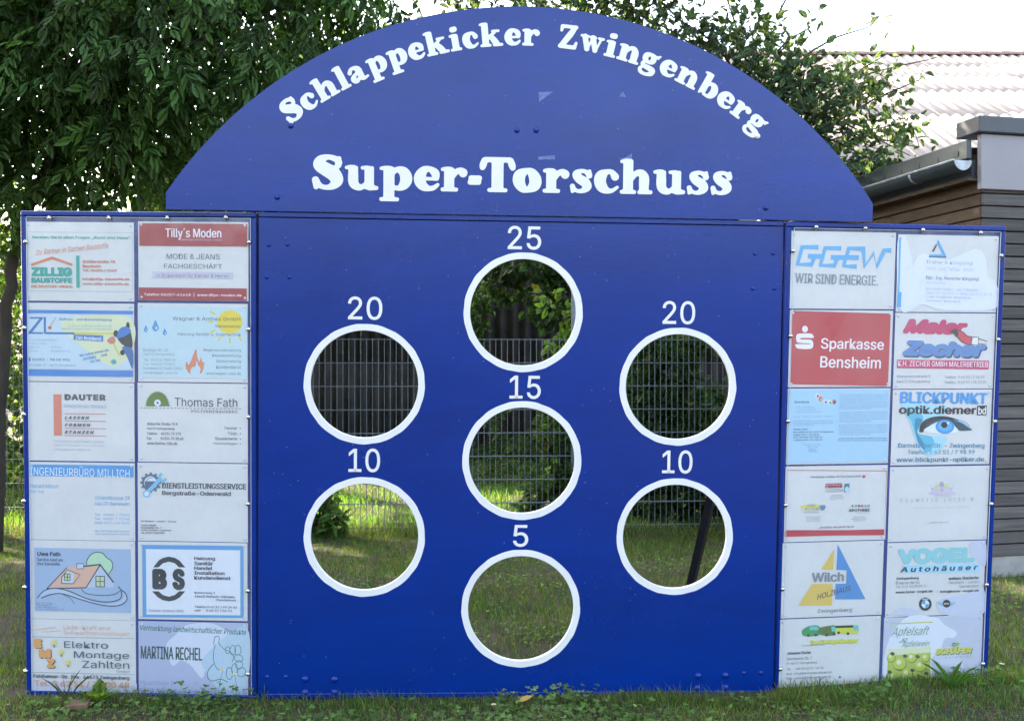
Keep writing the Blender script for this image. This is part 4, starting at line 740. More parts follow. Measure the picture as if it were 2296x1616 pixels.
def compound_t(n=3):
    V = []; T = []; cv = []
    def put(o, ax, nr, sz):
        f = frames(np.array([ax], float), np.array([nr], float))[0]; v = o+sz*(LT[0] @ f); T.extend((LT[1]+len(V)).tolist()); V.extend(v.tolist()); cv.extend([random.uniform(.8, 1.2)]*len(v))
    for k in range(n):
        x = .22+.26*k; z = -.10*x*x
        for s in (1, -1): put((x+.02*s, 0, z), (.75, s*.8, -.35-.1*random.random()), (.1*random.uniform(-1, 1), .25*s, 1), .36*random.uniform(.85, 1.1)*(1-.08*(n-1-k)))
    put((1.0, 0, -.12), (1, .05, -.45), (0, 0, 1), .45)
    r = .006; o = len(V)
    for x, z in ((0, 0), (.5, -.03), (1.0, -.12)): V += [(x, r, z), (x, -r, z), (x, 0, z+r)]; cv += [.9]*3
    for q in (0, 1):
        for k in range(3): a, b = o+3*q+k, o+3*q+(k+1) % 3; T += [(a, b, b+3), (a, b+3, a+3)]
    return np.array(V), np.array(T), np.array(cv)
def rotmat(v): v = v/np.linalg.norm(v, axis=1, keepdims=True); return v
def clumps(cl, n, shell=.45):
    """points spread through ellipsoid clumps (centre, radii); returns positions and outward directions"""
    P = []; D = []; vol = np.array([c[1][0]*c[1][1]*c[1][2]*(c[2] if len(c) > 2 else 1) for c in cl]); cnt = rng.multinomial(n, vol/vol.sum())
    for c, k in zip(cl, cnt):
        d = rng.normal(size=(k, 3)); d /= np.linalg.norm(d, axis=1, keepdims=True); r = rng.uniform(shell, 1, k)**.6*(1+.12*np.sin(d[:, 0]*5+d[:, 2]*7+c[0][0]*3))
        P.append(np.array(c[0])+d*r[:, None]*np.array(c[1])); D.append(d)
    return np.vstack(P), np.vstack(D)
def colvar(n, base, var=.25, yel=0.0, yc=(.16, .15, .02)):
    c = np.array(base)[None]*np.exp(rng.normal(0, var, (n, 1)))*np.exp(rng.normal(0, .06, (n, 3)))
    m = rng.random(n) < yel; c[m] = np.array(yc)*rng.uniform(.6, 1.2, (m.sum(), 1)); return c
CAMP = np.array([0, 0, CAMZ])
def inview(P):
    px = CX+F*P[:, 0]/P[:, 1]; py = CY-F*(P[:, 2]-CAMZ)/P[:, 1]
    ok = (px > 0) & (px < 2295) & (py > 0) & (py < 1616)
    hid = ((px > 48) & (px < 2253) & (py > 480)) | ((np.hypot(px-1164, py-954) < 940) & (py < 500) & (px > 374) & (px < 1953))
    return ok & ~hid, px, py
def foliage(root, tmpl, P, axis, nrm, size, col, mat, cvar=None, nparts=300, part='leaf', rest='crown', kind=True):
    fr = frames(axis, nrm); ok, _, _ = inview(P); d = np.linalg.norm(P-CAMP, axis=1)/size; d[~ok] = 1e9
    near = np.argsort(d)[:nparts]; near = near[d[near] < 1e8]; mask = np.ones(len(P), bool); mask[near] = False
    V, T, C = inst(tmpl[0], tmpl[1], P[mask], fr[mask], size[mask], col[mask], cvar)
    m = trimesh(V, T, C, rest); m.materials.append(mat); o = link(bpy.data.objects.new(rest, m), root)
    if kind: o['kind'] = 'stuff'
    ms = []
    for k in range(6):
        q = near[k] if k < len(near) else 0
        cc = np.repeat(col[q][None], len(tmpl[0]), 0)*(cvar[:, None] if cvar is not None else 1); mm = trimesh(tmpl[0], tmpl[1], cc, part); mm.materials.append(mat); ms.append(mm)
    for k, q in enumerate(near):
        o = bpy.data.objects.new(part, ms[k % 6]); COL.objects.link(o); o.parent = root
        f = fr[q]*size[q]; Mx = Matrix(((f[0][0], f[1][0], f[2][0], P[q][0]), (f[0][1], f[1][1], f[2][1], P[q][1]), (f[0][2], f[1][2], f[2][2], P[q][2]), (0, 0, 0, 1))); o.matrix_local = Mx
def branches(root, segs, mat, name='branch'):
    for i, (pts, r0, r1) in enumerate(segs):
        pts = spline(pts, 5); rr = np.linspace(r0, r1, len(pts)); j = rng.normal(0, 1, (len(pts), 3))*rr[:, None]*.25; j[0] = 0
        V, Fc = tube_vf(pts+j, rr, 8 if r0 > .02 else 5); mesh(name, V, Fc, mat, root, smooth=True)
def limb(a, b, r0, r1, sag=.1): a, b = np.array(a), np.array(b); mid = (a+b)/2+np.array([rng.normal(0, .08), rng.normal(0, .08), sag]); return ([a, mid, b], r0, r1)
def twigs(root, segs_from, targets, r=.006, name='twigs'):
    parts = []
    for t in targets:
        s = segs_from[np.argmin(np.linalg.norm(segs_from-t, axis=1))]; mid = (s+t)/2+rng.normal(0, .05, 3); parts.append(tube_vf([s, mid, t], [r*1.6, r, r*.5], 4, False))
    V, Fc = merge(parts); o = mesh(name, V, Fc, M['bark'], root); o['kind'] = 'stuff'
# ---------------------------------------------------------------- walnut tree, left
root = tag(empty('walnut_tree'), 'large dark green walnut tree overhanging the left board, with leaning trunk', 'tree')
tb = at(-8, 808, 7.0); tb[2] = gz(tb[0], 7.0)-.05
trunk = [tb, at(8, 740, 7.0), at(42, 540, 7.0), at(120, 330, 7.1), at(230, 60, 7.3), at(330, -260, 7.5)]
branches(root, [(trunk, .047, .035)], M['bark'], 'trunk')
wc = []
for px, py, Y, r in ((60, 60, 6.4, .75), (60, 300, 6.6, .6), (250, 120, 6.2, .75), (250, 330, 6.7, .6), (430, 40, 6.1, .75), (430, 240, 6.6, .65), (620, 60, 6.5, .7), (560, 180, 7.2, .6), (760, -20, 6.9, .55), (860, -20, 7.6, .42), (-120, 200, 6.6, .8), (-60, 440, 6.9, .5), (120, 430, 6.8, .4), (320, 440, 7.2, .38), (250, -150, 6.6, .9), (500, -200, 6.6, .9), (0, -150, 6.6, .9), (750, -220, 7.0, .8), (100, 150, 7.9, .9), (350, 200, 8.1, .8), (600, 0, 8.2, .8), (300, 400, 8.4, .5), (130, -400, 7.3, 1.2), (500, -450, 7.4, 1.2), (-250, -150, 6.8, 1.2), (-300, 250, 7.2, .9), (800, -420, 7.6, 1.0), (-650, -200, 7.6, 1.6), (-1000, 100, 7.6, 1.5), (-500, -600, 8, 1.6), (200, -750, 8, 1.4)):
    wc.append((at(px, py, Y), (r, r*.9, r*.8), 1 if r < 1.1 else .35))
P, D = clumps(wc, 9800, .35); N = len(P)
_, px, py = inview(P); keep = ~((px > 900+rng.normal(0, 40, N)) & (py > -60)) & ~((py > 560+rng.normal(0, 40, N)) & (px > -300)) & (P[:, 1] > 5.2)
P, D = P[keep], D[keep]; N = len(P)
ax = D*.7+rng.normal(0, .45, (N, 3))+np.array([0, -.1, -.55]); nr = D*.6+rng.normal(0, .35, (N, 3))+np.array([0, -.25, .9])
ct = compound_t(3)
foliage(root, ct[:2], P, ax, nr, rng.uniform(.17, .32, N), colvar(N, (.062, .125, .036), .40, .0), M['leaf'], ct[2])
tp = np.array(spline(trunk[2:], 8)); main = []
for c in wc[:22]: main.append(limb(tp[rng.integers(0, len(tp))], np.array(c[0])+rng.normal(0, .1, 3), .022, .006, .15))
branches(root, main, M['bark'])
twigs(root, np.vstack([spline(s[0], 5) for s in main]), P[rng.choice(N, 500, False)])
# ---------------------------------------------------------------- apple tree, right
root = tag(empty('apple_tree'), 'apple tree with small leaves behind the right side of the header', 'tree')
Ya = 7.4; tb = at(1720, 808, Ya); tb[2] = gz(tb[0], Ya)-.05
trunk = [tb, at(1725, 800, Ya), at(1730, 560, Ya), at(1715, 380, Ya), at(1700, 220, Ya)]
branches(root, [(trunk, .07, .04)], M['bark'], 'trunk')
ac = []
for px, py, Y, rx, rz, dn in ((1700, 250, 7.3, .36, .40, 1), (1800, 190, 7.1, .34, .30, 1), (1880, 250, 7.3, .30, .34, 1), (1950, 330, 7.4, .26, .22, .8), (1870, 370, 7.2, .26, .20, .7), (1920, 170, 7.5, .24, .22, .6), (1640, 130, 7.2, .36, .22, .9), (1560, 70, 7.3, .30, .16, .9), (1680, 60, 7.4, .28, .24, .8), (1740, 120, 7.5, .24, .22, .8), (1450, 10, 7.4, .36, .13, 1), (1330, -8, 7.4, .30, .12, 1), (1200, -14, 7.6, .30, .09, .8), (1030, -6, 7.7, .24, .12, .9), (1110, 10, 7.7, .14, .06, .7), (1600, -90, 7.4, .7, .22, .7), (1300, -120, 7.6, .8, .25, .6), (1850, -120, 7.8, .4, .2, .3), (2010, 280, 7.5, .22, .16, .8), (2060, 330, 7.5, .12, .10, .5), (1980, 200, 7.4, .22, .14, .7), (1990, 380, 7.3, .14, .14, .8), (1990, 120, 7.4, .2, .16, .10), (2060, 180, 7.5, .14, .05, .3), (1950, 60, 7.4, .2, .12, .12), (2100, 130, 7.6, .1, .04, .2), (1820, 60, 7.4, .18, .12, .2), (1760, 330, 7.6, .4, .3, .9), (1900, 400, 7.6, .2, .16, .5), (2040, 350, 7.6, .1, .08, .3), (1300, 100, 8.2, .7, .5, .5)):
    ac.append((at(px, py, Y), (rx, rx*.9, rz), dn))
P, D = clumps(ac, 8000, .12); N = len(P)
P = P+np.c_[rng.normal(0, .05, (N, 2)), rng.normal(0, .04, N)]
ax = D*.5+rng.normal(0, .6, (N, 3))+np.array([0, 0, -.15]); nr = rng.normal(0, .5, (N, 3))+np.array([0, -.35, .8])
AL = leaf_t(.58, .18, .16, ((0, 0), (.15, .7), (.45, 1), (.78, .62), (1, 0)))
foliage(root, AL, P, ax, nr, rng.uniform(.05, .098, N), colvar(N, (.058, .095, .054), .32, .0), M['leaf'], None)
tp = np.array(spline(trunk[2:], 8)); main = []
for c in ac: main.append(limb(tp[rng.integers(len(tp)//2, len(tp))], np.array(c[0]), .014, .004, .12))
branches(root, main, M['bark']); twigs(root, np.vstack([spline(s[0], 5) for s in main]), P[rng.choice(N, 1100, False)], .0022)
# small green apples hang in it
def ball(r, n=8, k=5):
    V = []; Fc = []
    for i in range(k+1):
        a = math.pi*i/k
        for j in range(n): V.append((r*math.sin(a)*math.cos(2*math.pi*j/n), r*math.sin(a)*math.sin(2*math.pi*j/n), r*math.cos(a)*.9))
    for i in range(k):
        for j in range(n): Fc.append((i*n+j, i*n+(j+1) % n, (i+1)*n+(j+1) % n, (i+1)*n+j))
    return V, Fc
M['apple'] = simple('green_apple', (.16, .22, .05), .4, var=.3)
V, Fc = ball(.021); am = bpy.data.meshes.new('apple'); am.from_pydata(V, [], Fc); am.materials.append(M['apple']); am.polygons.foreach_set('use_smooth', [True]*len(am.polygons))
ok, px, py = inview(P); cand = np.where(ok & (py > 150))[0]
for q in rng.choice(cand, 22, False): o = link(bpy.data.objects.new('apple', am), root); o.location = P[q]+np.array([0, -.02, -.03])
# ---------------------------------------------------------------- barn
barn = tag(empty('barn', (0, 13.3, 0)), 'barn with dark corrugated wall and pale sunlit corrugated roof behind the wire fence', 'barn')
def corrmesh(wd, ln, amp, pitch, name, mat, per=8):
    nx = int(wd/pitch*per); V = []; xs = np.linspace(0, wd, nx+1)
    for z in (0, ln):
        for x in xs: V.append((x, -amp*math.sin(2*math.pi*x/pitch), z))
    n = nx+1; Fc = [(k, k+1, n+k+1, n+k) for k in range(nx)]
    V += [(v[0], v[1]+.007, v[2]) for v in V[:n]]; Fc += [(k+1, k, 2*n+k, 2*n+k+1) for k in range(nx)]     # thickness at the lower lip
    m = bpy.data.meshes.new(name); m.from_pydata(V, [], Fc); m.materials.append(mat); m.polygons.foreach_set('use_smooth', [True]*len(m.polygons)); return m
pit = .177; sw = pit*6
mlo = corrmesh(sw, 1.36, .045, pit, 'wall_sheet', M['corr_wall']); mhi = corrmesh(sw, 2.9, .045, pit, 'wall_sheet', M['corr_wall'])
for k in range(-5, 12):
    for mm, z, yo in ((mlo, .02, .0), (mhi, 1.31, -.012)):
        o = link(bpy.data.objects.new('wall_sheet', mm), barn); o.location = (k*sw-.02, yo+random.uniform(-.004, .004), z+random.uniform(-.01, .01))
rp = R_(30); row = [12.0, 13.8, 15.0, 15.8, 16.55, 17.35]; z0 = CAMZ+.577*12.0-4.37*1.0
for r in range(5):
    ln = (row[r+1]-row[r])/math.cos(rp)+.12; mm = corrmesh(sw, ln, .026, pit, 'roof_sheet', M['corr_roof'], 8)
    for k in range(-4, 12):
        o = link(bpy.data.objects.new('roof_sheet', mm), barn); y = row[r]-13.3; zz = CAMZ+.577*row[r]-4.37
        o.location = (k*sw-.05, y, zz+.012+random.uniform(0, .006)); o.rotation_euler = (-(math.pi/2-rp), 0, 0)
V = []; Fc = []; n = 7
for i, x in enumerate((0, .42)):
    for k in range(n): a = math.pi*k/(n-1); V.append((x, -(.13-.02*i)*math.cos(a), (.10-.02*i)*math.sin(a)))
Fc = [(k, k+1, n+k+1, n+k) for k in range(n-1)]; rm = bpy.data.meshes.new('ridge_tile'); rm.from_pydata(V, [], Fc); rm.materials.append(M['ridge'])
for k in range(42): o = link(bpy.data.objects.new('ridge_tile', rm), barn); o.location = (-4.2+.39*k, 17.35-13.3, CAMZ+.577*17.35-4.37-.01)
box('eaves_board', -4.2, 12.6, .02, .06, 3.9, 4.1, M['wood_brown'], barn)
# ---------------------------------------------------------------- wooden shed, right
sa = -.21; shed = tag(empty('wooden_shed', at(2203, 808, 6.0)*np.array([1, 1, 0]), (0, 0, 0.21)), 'shed clad in weathered horizontal boards with dark roof edge and gutter', 'shed')
# local frame: +x along the front wall, +y along the side wall going away
fb = None
V, Fc = box_vf(0, 1.7, 0, .02, 0, .072, .003); bmf = bpy.data.meshes.new('board'); bmf.from_pydata(V, [], Fc); fixn(bmf); bmf.materials.append(M['wood_grey'])
V, Fc = box_vf(0, .02, .003, 3.1, 0, .072, .003); bms = bpy.data.meshes.new('board'); bms.from_pydata(V, [], Fc); fixn(bms); bms.materials.append(M['wood_brown'])
for k in range(30):
    z = .075+k*.0805
    o = link(bpy.data.objects.new('board', bmf), shed); o.location = (random.uniform(0, .002), random.uniform(-.002, .002), z)
    o = link(bpy.data.objects.new('board', bms), shed); o.location = (random.uniform(-.002, .002), .018, z+.002)
box('inner_wall', .022, 1.7, .045, .06, .03, 2.5, M['blue_dark'], shed); box('inner_wall', .045, .06, .062, 3.1, .03, 2.5, M['blue_dark'], shed)
box('plinth', .03, 1.7, .012, 3.1, -.3, .07, M['concrete'], shed, .004)
box('fascia_panel', -.035, 1.75, -.03, .01, 2.425, 2.775, M['fascia'], shed, .003)
box('roof_cap', -.075, 1.78, -.06, .16, 2.779, 2.885, M['anthracite'], shed, .006)
box('roof_edge', -.10, -.065, .02, 3.3, 2.625, 2.745, M['gutter'], shed, .004); box('roof_deck', -.06, 1.75, .165, 3.3, 2.69, 2.735, M['anthracite'], shed)
box('soffit', -.095, -.001, .012, 3.25, 2.484, 2.5, M['wood_brown'], shed); box('verge_board', -.060, -.03, .03, 3.25, 2.502, 2.62, M['anthracite'], shed)
for k in range(15): box('vent_block', -.1045, -.1005, .10+k*.2, .16+k*.2, 2.655, 2.690, M['anthracite'], shed)
# half round gutter
V = []; Fc = []; n = 13; gr = .062
for y in (-.02, 3.2):
    for r in (gr, gr-.003):
        for k in range(n): a = math.pi+math.pi*k/(n-1); V.append((-.165+r*math.cos(a), y, 2.60+r*math.sin(a)))
for k in range(n-1): Fc += [(k, k+1, 2*n+k+1, 2*n+k), (n+k+1, n+k, 3*n+k, 3*n+k+1), (k, n+k, n+k+1, k+1)]
mesh('gutter', V, Fc, M['gutter'], shed, smooth=True)
V = [(-.165+gr*math.cos(a), -.021, 2.60+gr*math.sin(a)) for a in np.linspace(math.pi, 2*math.pi, 15)]+[(-.165+gr*math.cos(a), -.027, 2.60+gr*math.sin(a)) for a in np.linspace(math.pi, 2*math.pi, 15)]
o = mesh('gutter_end', V, [tuple(range(15)), tuple(range(29, 14, -1))]+[(k, k+15, k+16, k+1) for k in range(14)]+[(0, 14, 29, 15)], M['zinc'], shed)
V, Fc = tube_vf([(-.165+gr, -.02, 2.602), (-.165+gr, 3.2, 2.602)], .006, 6); mesh('gutter_bead', V, Fc, M['gutter'], shed); V, Fc = tube_vf([(-.165-gr, -.02, 2.602), (-.165-gr, 3.2, 2.602)], .009, 6); mesh('gutter_bead', V, Fc, M['zinc'], shed)
for y in (.42, 1.25, 2.1):
    V = []; r = gr+.004
    for yy in (y, y+.025):
        for k in range(n): a = math.pi+math.pi*k/(n-1); V.append((-.165+r*math.cos(a), yy, 2.60+r*math.sin(a)))
    mesh('gutter_bracket', V, [(k, k+1, n+k+1, n+k) for k in range(n-1)], M['zinc'], shed)
# ---------------------------------------------------------------- wire mesh fence
fy = lambda x: 7.97+.063*(x+1.27)
fa = math.atan(.063)
rodm = {}
def fence(x0, x1, h, label):
    L = (x1-x0)/math.cos(fa); r = tag(empty('mesh_fence', (x0, fy(x0), -.088), (0, 0, fa)), label, 'fence', 'wire fence panels behind the goal wall')
    for k in range(int(h/.2+.5)+1):
        for dy in (-.007, .007):
            key = ('rail', round(L, 2))
            if key not in rodm: V, Fc = tube_vf([(0.03, 0, 0), (L-.03, 0, 0)], .004, 6); q = bpy.data.meshes.new('rail'); q.from_pydata(V, [], Fc); q.materials.append(M['galv']); rodm[key] = q
            o = link(bpy.data.objects.new('rail', rodm[key]), r); o.location = (0, dy, .2*k)
    for k in range(int((L-.08)/.05)+1):
        key = ('rod', round(h, 2))
        if key not in rodm: V, Fc = tube_vf([(0, 0, -.04), (0, 0, h+.01)], .003, 5); q = bpy.data.meshes.new('rod'); q.from_pydata(V, [], Fc); q.materials.append(M['galv']); rodm[key] = q
        o = link(bpy.data.objects.new('rod', rodm[key]), r); o.location = (.045+.05*k, 0, 0)
    box('post', -.03, .03, .012, .052, -.4, h+.03, M['galv'], r, .003)
    for z in (.3, h/2, h-.2): dome('clamp_screw', .009, .006, M['steel'], r, 0, z, .011)
fence(-7.0, -4.49, 1.6, 'leftmost wire fence panel, beyond the left board below the walnut leaves')
fence(-4.49, -1.98, 1.6, 'wire fence panel hidden mostly behind the left board')
fence(-1.98, .545, 1.6, 'wire fence panel seen through the left and middle holes')
fence(.545, 2.5, 2.0, 'taller wire fence panel seen through the two right holes')
# ---------------------------------------------------------------- shrubs, ivy and undergrowth
IV = leaf_t(.95, .12, .12, ((0, 0), (.02, .55), (.28, 1), (.62, .62), (1, 0)))
def bush(name, label, cat, cl, n, size, col, var=.28, tm=IV, up=.5, stems=None, nparts=0, yel=0.02, group=None, front=-.45, shell=.2, part='leaf'):
    root = tag(empty(name), label, cat, group); P, D = clumps(cl, n, shell); N = len(P)
    P[:, 2] = np.maximum(P[:, 2], gz(P[:, 0], P[:, 1])+.01)
    ax = D*.5+rng.normal(0, .5, (N, 3))+np.array([0, 0, -.2]); nr = rng.normal(0, .4, (N, 3))+np.array([0, front, up])
    foliage(root, tm, P, ax, nr, rng.uniform(size*.65, size*1.2, N), colvar(N, col, var, yel), M['leaf'], None, nparts, part, 'foliage')
    base = [np.array([c[0][0], c[0][1], gz(c[0][0], c[0][1])]) for c in cl[:stems or 3]]
    segs = []
    for b in base:
        for c in cl[:6]: 
            if np.linalg.norm(b[:2]-np.array(c[0])[:2]) < .3 and c[0][2] < .75: segs.append(limb(b, np.array(c[0]), .012, .004, .1))
    if segs: branches(root, segs, M['bark'], 'stem'); twigs(root, np.vstack([spline(s[0], 5) for s in segs]), P[rng.choice(N, min(N, 90), False)], .003)
    return root
def E_(px, py, Y, rx, rz, ry=None, dn=1): return (at(px, py, Y), (rx, ry or rx*.6, rz), dn)
bush('hazel_bush', 'dark leafy shrub hanging before the barn wall in the topmost hole', 'shrub', [E_(1285, 720, 9.0, .20, .40), E_(1180, 590, 8.8, .50, .15, .3), E_(1270, 620, 8.9, .25, .22), E_(1090, 590, 9.0, .22, .14), E_(1300, 560, 9, .5, .25), E_(1150, 655, 8.9, .16, .12, .12), E_(1130, 640, 9.0, .22, .18, .15), E_(1220, 680, 9.0, .2, .25, .15)], 1250, .115, (.024, .052, .018), tm=AL, nparts=60)
bush('hazel_bush', 'sprig of light green leaves right of centre in the topmost hole', 'shrub', [E_(1250, 690, 8.3, .20, .07, .1), E_(1262, 770, 8.3, .2, .09, .1), E_(1225, 660, 8.3, .14, .04, .1), E_(1280, 730, 8.4, .12, .1, .1)], 85, .085, (.11, .21, .04), tm=AL, nparts=80, front=-.9)
bush('ivy', 'ivy climbing the barn side behind the wire at the left of the topmost hole', 'ivy', [E_(1075, 690, 9.6, .14, .45, .15), E_(1062, 740, 9.6, .12, .4, .15), E_(1110, 900, 9.5, .15, .4, .15)], 420, .07, (.03, .065, .018), nparts=30)
bush('ivy', 'ivy column climbing the wire fence at the right of the middle hole', 'ivy', [E_(1240, 960, 8.25, .17, .34, .12), E_(1262, 1060, 8.2, .18, .3, .15), E_(1225, 1120, 8.3, .25, .2, .2), E_(1245, 850, 8.4, .12, .3, .12), E_(1275, 980, 8.2, .12, .2, .1)], 900, .075, (.045, .09, .025), nparts=60)
bush('ivy', 'dense ivy and leaves covering the fence in the upper right hole', 'ivy', [E_(1440, 900, 8.5, .22, .4, .15), E_(1500, 820, 8.5, .25, .42, .15), E_(1540, 930, 8.4, .24, .26, .15), E_(1480, 950, 8.45, .3, .25, .15), E_(1440, 780, 8.7, .2, .25, .15), E_(1570, 770, 8.6, .16, .14, .12), E_(1600, 880, 8.2, .10, .10, .05, .7)], 1500, .09, (.036, .080, .024), nparts=120)
bush('ivy', 'ivy and weeds at the foot of the fence in the lower right hole', 'ivy', [E_(1440, 1120, 8.5, .22, .22, .2), E_(1530, 1110, 8.5, .26, .28, .2), E_(1620, 1100, 8.5, .26, .25, .2), E_(1470, 1050, 8.6, .4, .25, .2), E_(1600, 1040, 8.6, .35, .25, .2)], 1500, .08, (.028, .062, .02), nparts=80)
bush('sapling', 'leafy sapling before the fence at the left of the lower left hole', 'shrub', [E_(712, 1130, 7.7, .17, .17, .15), E_(735, 1165, 7.65, .17, .14, .15), E_(700, 1190, 7.6, .2, .15, .15), E_(680, 1100, 7.7, .2, .2, .15)], 300, .12, (.085, .165, .04), tm=AL, nparts=90)
bush('undergrowth', 'undergrowth of nettles and ivy between fence and barn', 'undergrowth', [(( -1.2, 12.3, .05), (1.3, .5, .10), 3), ((-.2, 12.3, .1), (1.2, .5, .16), 2), ((.6, 11.6, .2), (.9, .8, .35), 1), ((1.8, 11.5, .5), (1.2, .7, .7), 1), ((-2.9, 11.8, .05), (1.0, .8, .12), 2), ((.2, 10.6, .05), (.9, .6, .15), 1.5)], 5200, .075, (.045, .09, .025), up=.9)['kind'] = 'stuff'
# left: sunlit bushes beyond the fence, seen past the left board and between the walnut leaves
bush('bramble', 'sunlit bramble thicket beyond the fence at the left edge', 'shrub', [((-5.6, 10.2, .7), (1.3, 1.2, .9)), ((-4.2, 10.8, .5), (1.0, 1.0, .7)), ((-7.2, 10.0, .8), (1.2, 1.2, 1.0)), ((-5.4, 10.2, 1.7), (.9, .8, 1.1)), ((-6.6, 11.5, 2.2), (1.3, .9, 1.4))], 7500, .085, (.05, .10, .022))
bush('hedge', 'tall sunlit hedge standing behind the walnut tree', 'hedge', [((-6.8, 14.5, 2.0), (2.0, 1.0, 2.2)), ((-9.8, 14.0, 2.2), (2.2, 1.2, 2.4)), ((-5.2, 15.5, 2.2), (1.4, 1, 2.2)), ((-12.6, 13, 2.4), (2.2, 1.6, 2.6))], 17000, .14, (.085, .13, .022), tm=AL)
bush('hedge', 'unseen hedge added behind the viewer to darken reflections in the goal wall', 'hedge', [((x_, -9.5, 1.4), (2.4, 1.0, 1.9)) for x_ in range(-14, 15, 3)], 9000, .22, (.04, .085, .025), tm=AL)  # out of view, added so the blue paint mirrors less bright sky
# trees added farther left to block the sun and shade the place
def shade_tree(label, x, y, r, h, n):
    root = tag(empty('added_shade_tree'), label, 'tree', 'trees added at the left to cast shade'); z = float(gz(x, y))
    branches(root, [([(x, y, z-.1), (x+.1, y, h*.5), (x, y+.1, h)], .16, .08)], M['bark'], 'trunk')
    cl = [((x+r*.55*math.cos(a), y+r*.55*math.sin(a), h+dz), (r*.6, r*.6, r*.55)) for a, dz in ((0, 0), (1.6, .3), (3.1, .1), (4.7, -.1), (.8, r*.6), (3.9, r*.6))]
    P, D = clumps(cl, n, .2); N = len(P); foliage(root, AL, P, D*.5+rng.normal(0, .5, (N, 3))+np.array([0, 0, -.3]), rng.normal(0, .4, (N, 3))+np.array([0, 0, .9]), rng.uniform(.16, .26, N), colvar(N, (.035, .08, .022), .25), M['leaf'], None, 0, 'leaf', 'crown')
shade_tree('broad tree added for shade at the left, nearer the boards', -7.5, 5.5, 2.6, 4.6, 5000)
shade_tree('broad tree added for shade at the left, beside the walnut', -10.5, 9.0, 2.8, 5.5, 5000)
shade_tree('tall tree added for shade at the left behind the fence', -6.6, 9.4, 2.1, 5.6, 5500)
shade_tree('tallest tree added for shade at the left, farthest back', -6.7, 13.5, 1.9, 7.5, 6000)
shade_tree('broad tree added for shade at the left, close to the viewer', -6.5, 1.0, 2.4, 4.4, 4500)
# ---------------------------------------------------------------- grass
def density(x, y): return .5+.5*sn(x, y, 1.9, 5)+.25*sn(x, y, 5.3, 9)
BT = (np.array([(0, -.5, 0), (0, .5, 0), (.5, -.38, 0), (.5, .38, 0), (1, 0, 0)], float), None)
def grass(name, x0, x1, y0, y1, n, h, wd, kdry=.22, keepf=None, bright=1.0):
    x = rng.uniform(x0, x1, n); y = rng.uniform(y0, y1, n); d = density(x, y); k = rng.random(n) < np.clip(.35+.9*d, .18, 1)
    if keepf is not None: k &= keepf(x, y)
    x, y, d = x[k], y[k], d[k]; n = len(x); hh = h*rng.uniform(.45, 1.35, n)*(.7+.5*np.clip(d, 0, 1)); a = rng.uniform(0, 2*math.pi, n); ln = rng.uniform(.15, .9, n)*hh; b = rng.uniform(0, 2*math.pi, n)
    z = gz(x, y)-.003; base = np.c_[x, y, z]; side = np.c_[np.cos(a), np.sin(a), 0*a]*wd*rng.uniform(.6, 1.3, (n, 1))/2; lean = np.c_[np.cos(b), np.sin(b), 0*b]*ln[:, None]; up = np.c_[0*a, 0*a, hh]
    V = np.stack([base-side, base+side, base+up*.55+lean*.35-side*.8, base+up*.55+lean*.35+side*.8, base+up+lean], 1).reshape(-1, 3)
    T = (np.array([(0, 1, 3), (0, 3, 2), (2, 3, 4)])[None]+(np.arange(n)*5)[:, None, None]).reshape(-1, 3)
    c = np.array([.060, .118, .022])*bright*np.exp(rng.normal(0, .38, (n, 1)))*np.exp(rng.normal(0, .07, (n, 3))); c[:, 0] *= np.exp(.25*sn(x, y, 2.7, 1)); dry = rng.random(n) < kdry*(1.5-d); c[dry] = np.array([.20, .155, .075])*rng.uniform(.5, 1.25, (dry.sum(), 1))
    m = trimesh(V, T, np.repeat(c, 5, 0), name); m.materials.append(M['grass']); o = tag(link(bpy.data.objects.new(name, m)), None, None, None, 'stuff'); return o
onboards = lambda x, y: ~((y > 3.68+.02*0) & (y < 3.80+np.maximum(0, x-1.0)*.14) & (np.abs(x) < 2.02))
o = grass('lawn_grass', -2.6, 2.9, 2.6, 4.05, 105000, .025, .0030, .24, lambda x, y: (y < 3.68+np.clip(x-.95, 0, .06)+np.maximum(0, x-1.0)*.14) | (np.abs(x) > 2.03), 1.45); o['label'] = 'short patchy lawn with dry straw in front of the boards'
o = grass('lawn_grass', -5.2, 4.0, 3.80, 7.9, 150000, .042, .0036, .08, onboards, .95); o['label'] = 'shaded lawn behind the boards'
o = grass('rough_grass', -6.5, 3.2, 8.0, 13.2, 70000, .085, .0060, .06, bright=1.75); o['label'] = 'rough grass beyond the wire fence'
o = grass('fringe_grass', -2.0, 2.1, 3.58, 3.70, 5200, .045, .0028, .2); o['label'] = 'taller grass fringe along the foot of the boards'
o = grass('fringe_grass', .95, 2.2, 3.5, 4.1, 9000, .04, .0028, .2, lambda x, y: (x > 1.07) & (y < 3.805+(x-1.0)*.137) & (y > 3.68+(x-1.0)*.137), 1.4); o['label'] = 'taller grass fringe along the foot of the right board'
o = grass('fence_grass', -5, 2.5, 7.6, 8.1, 7000, .11, .0045, .12); o['label'] = 'long grass along the foot of the fence'
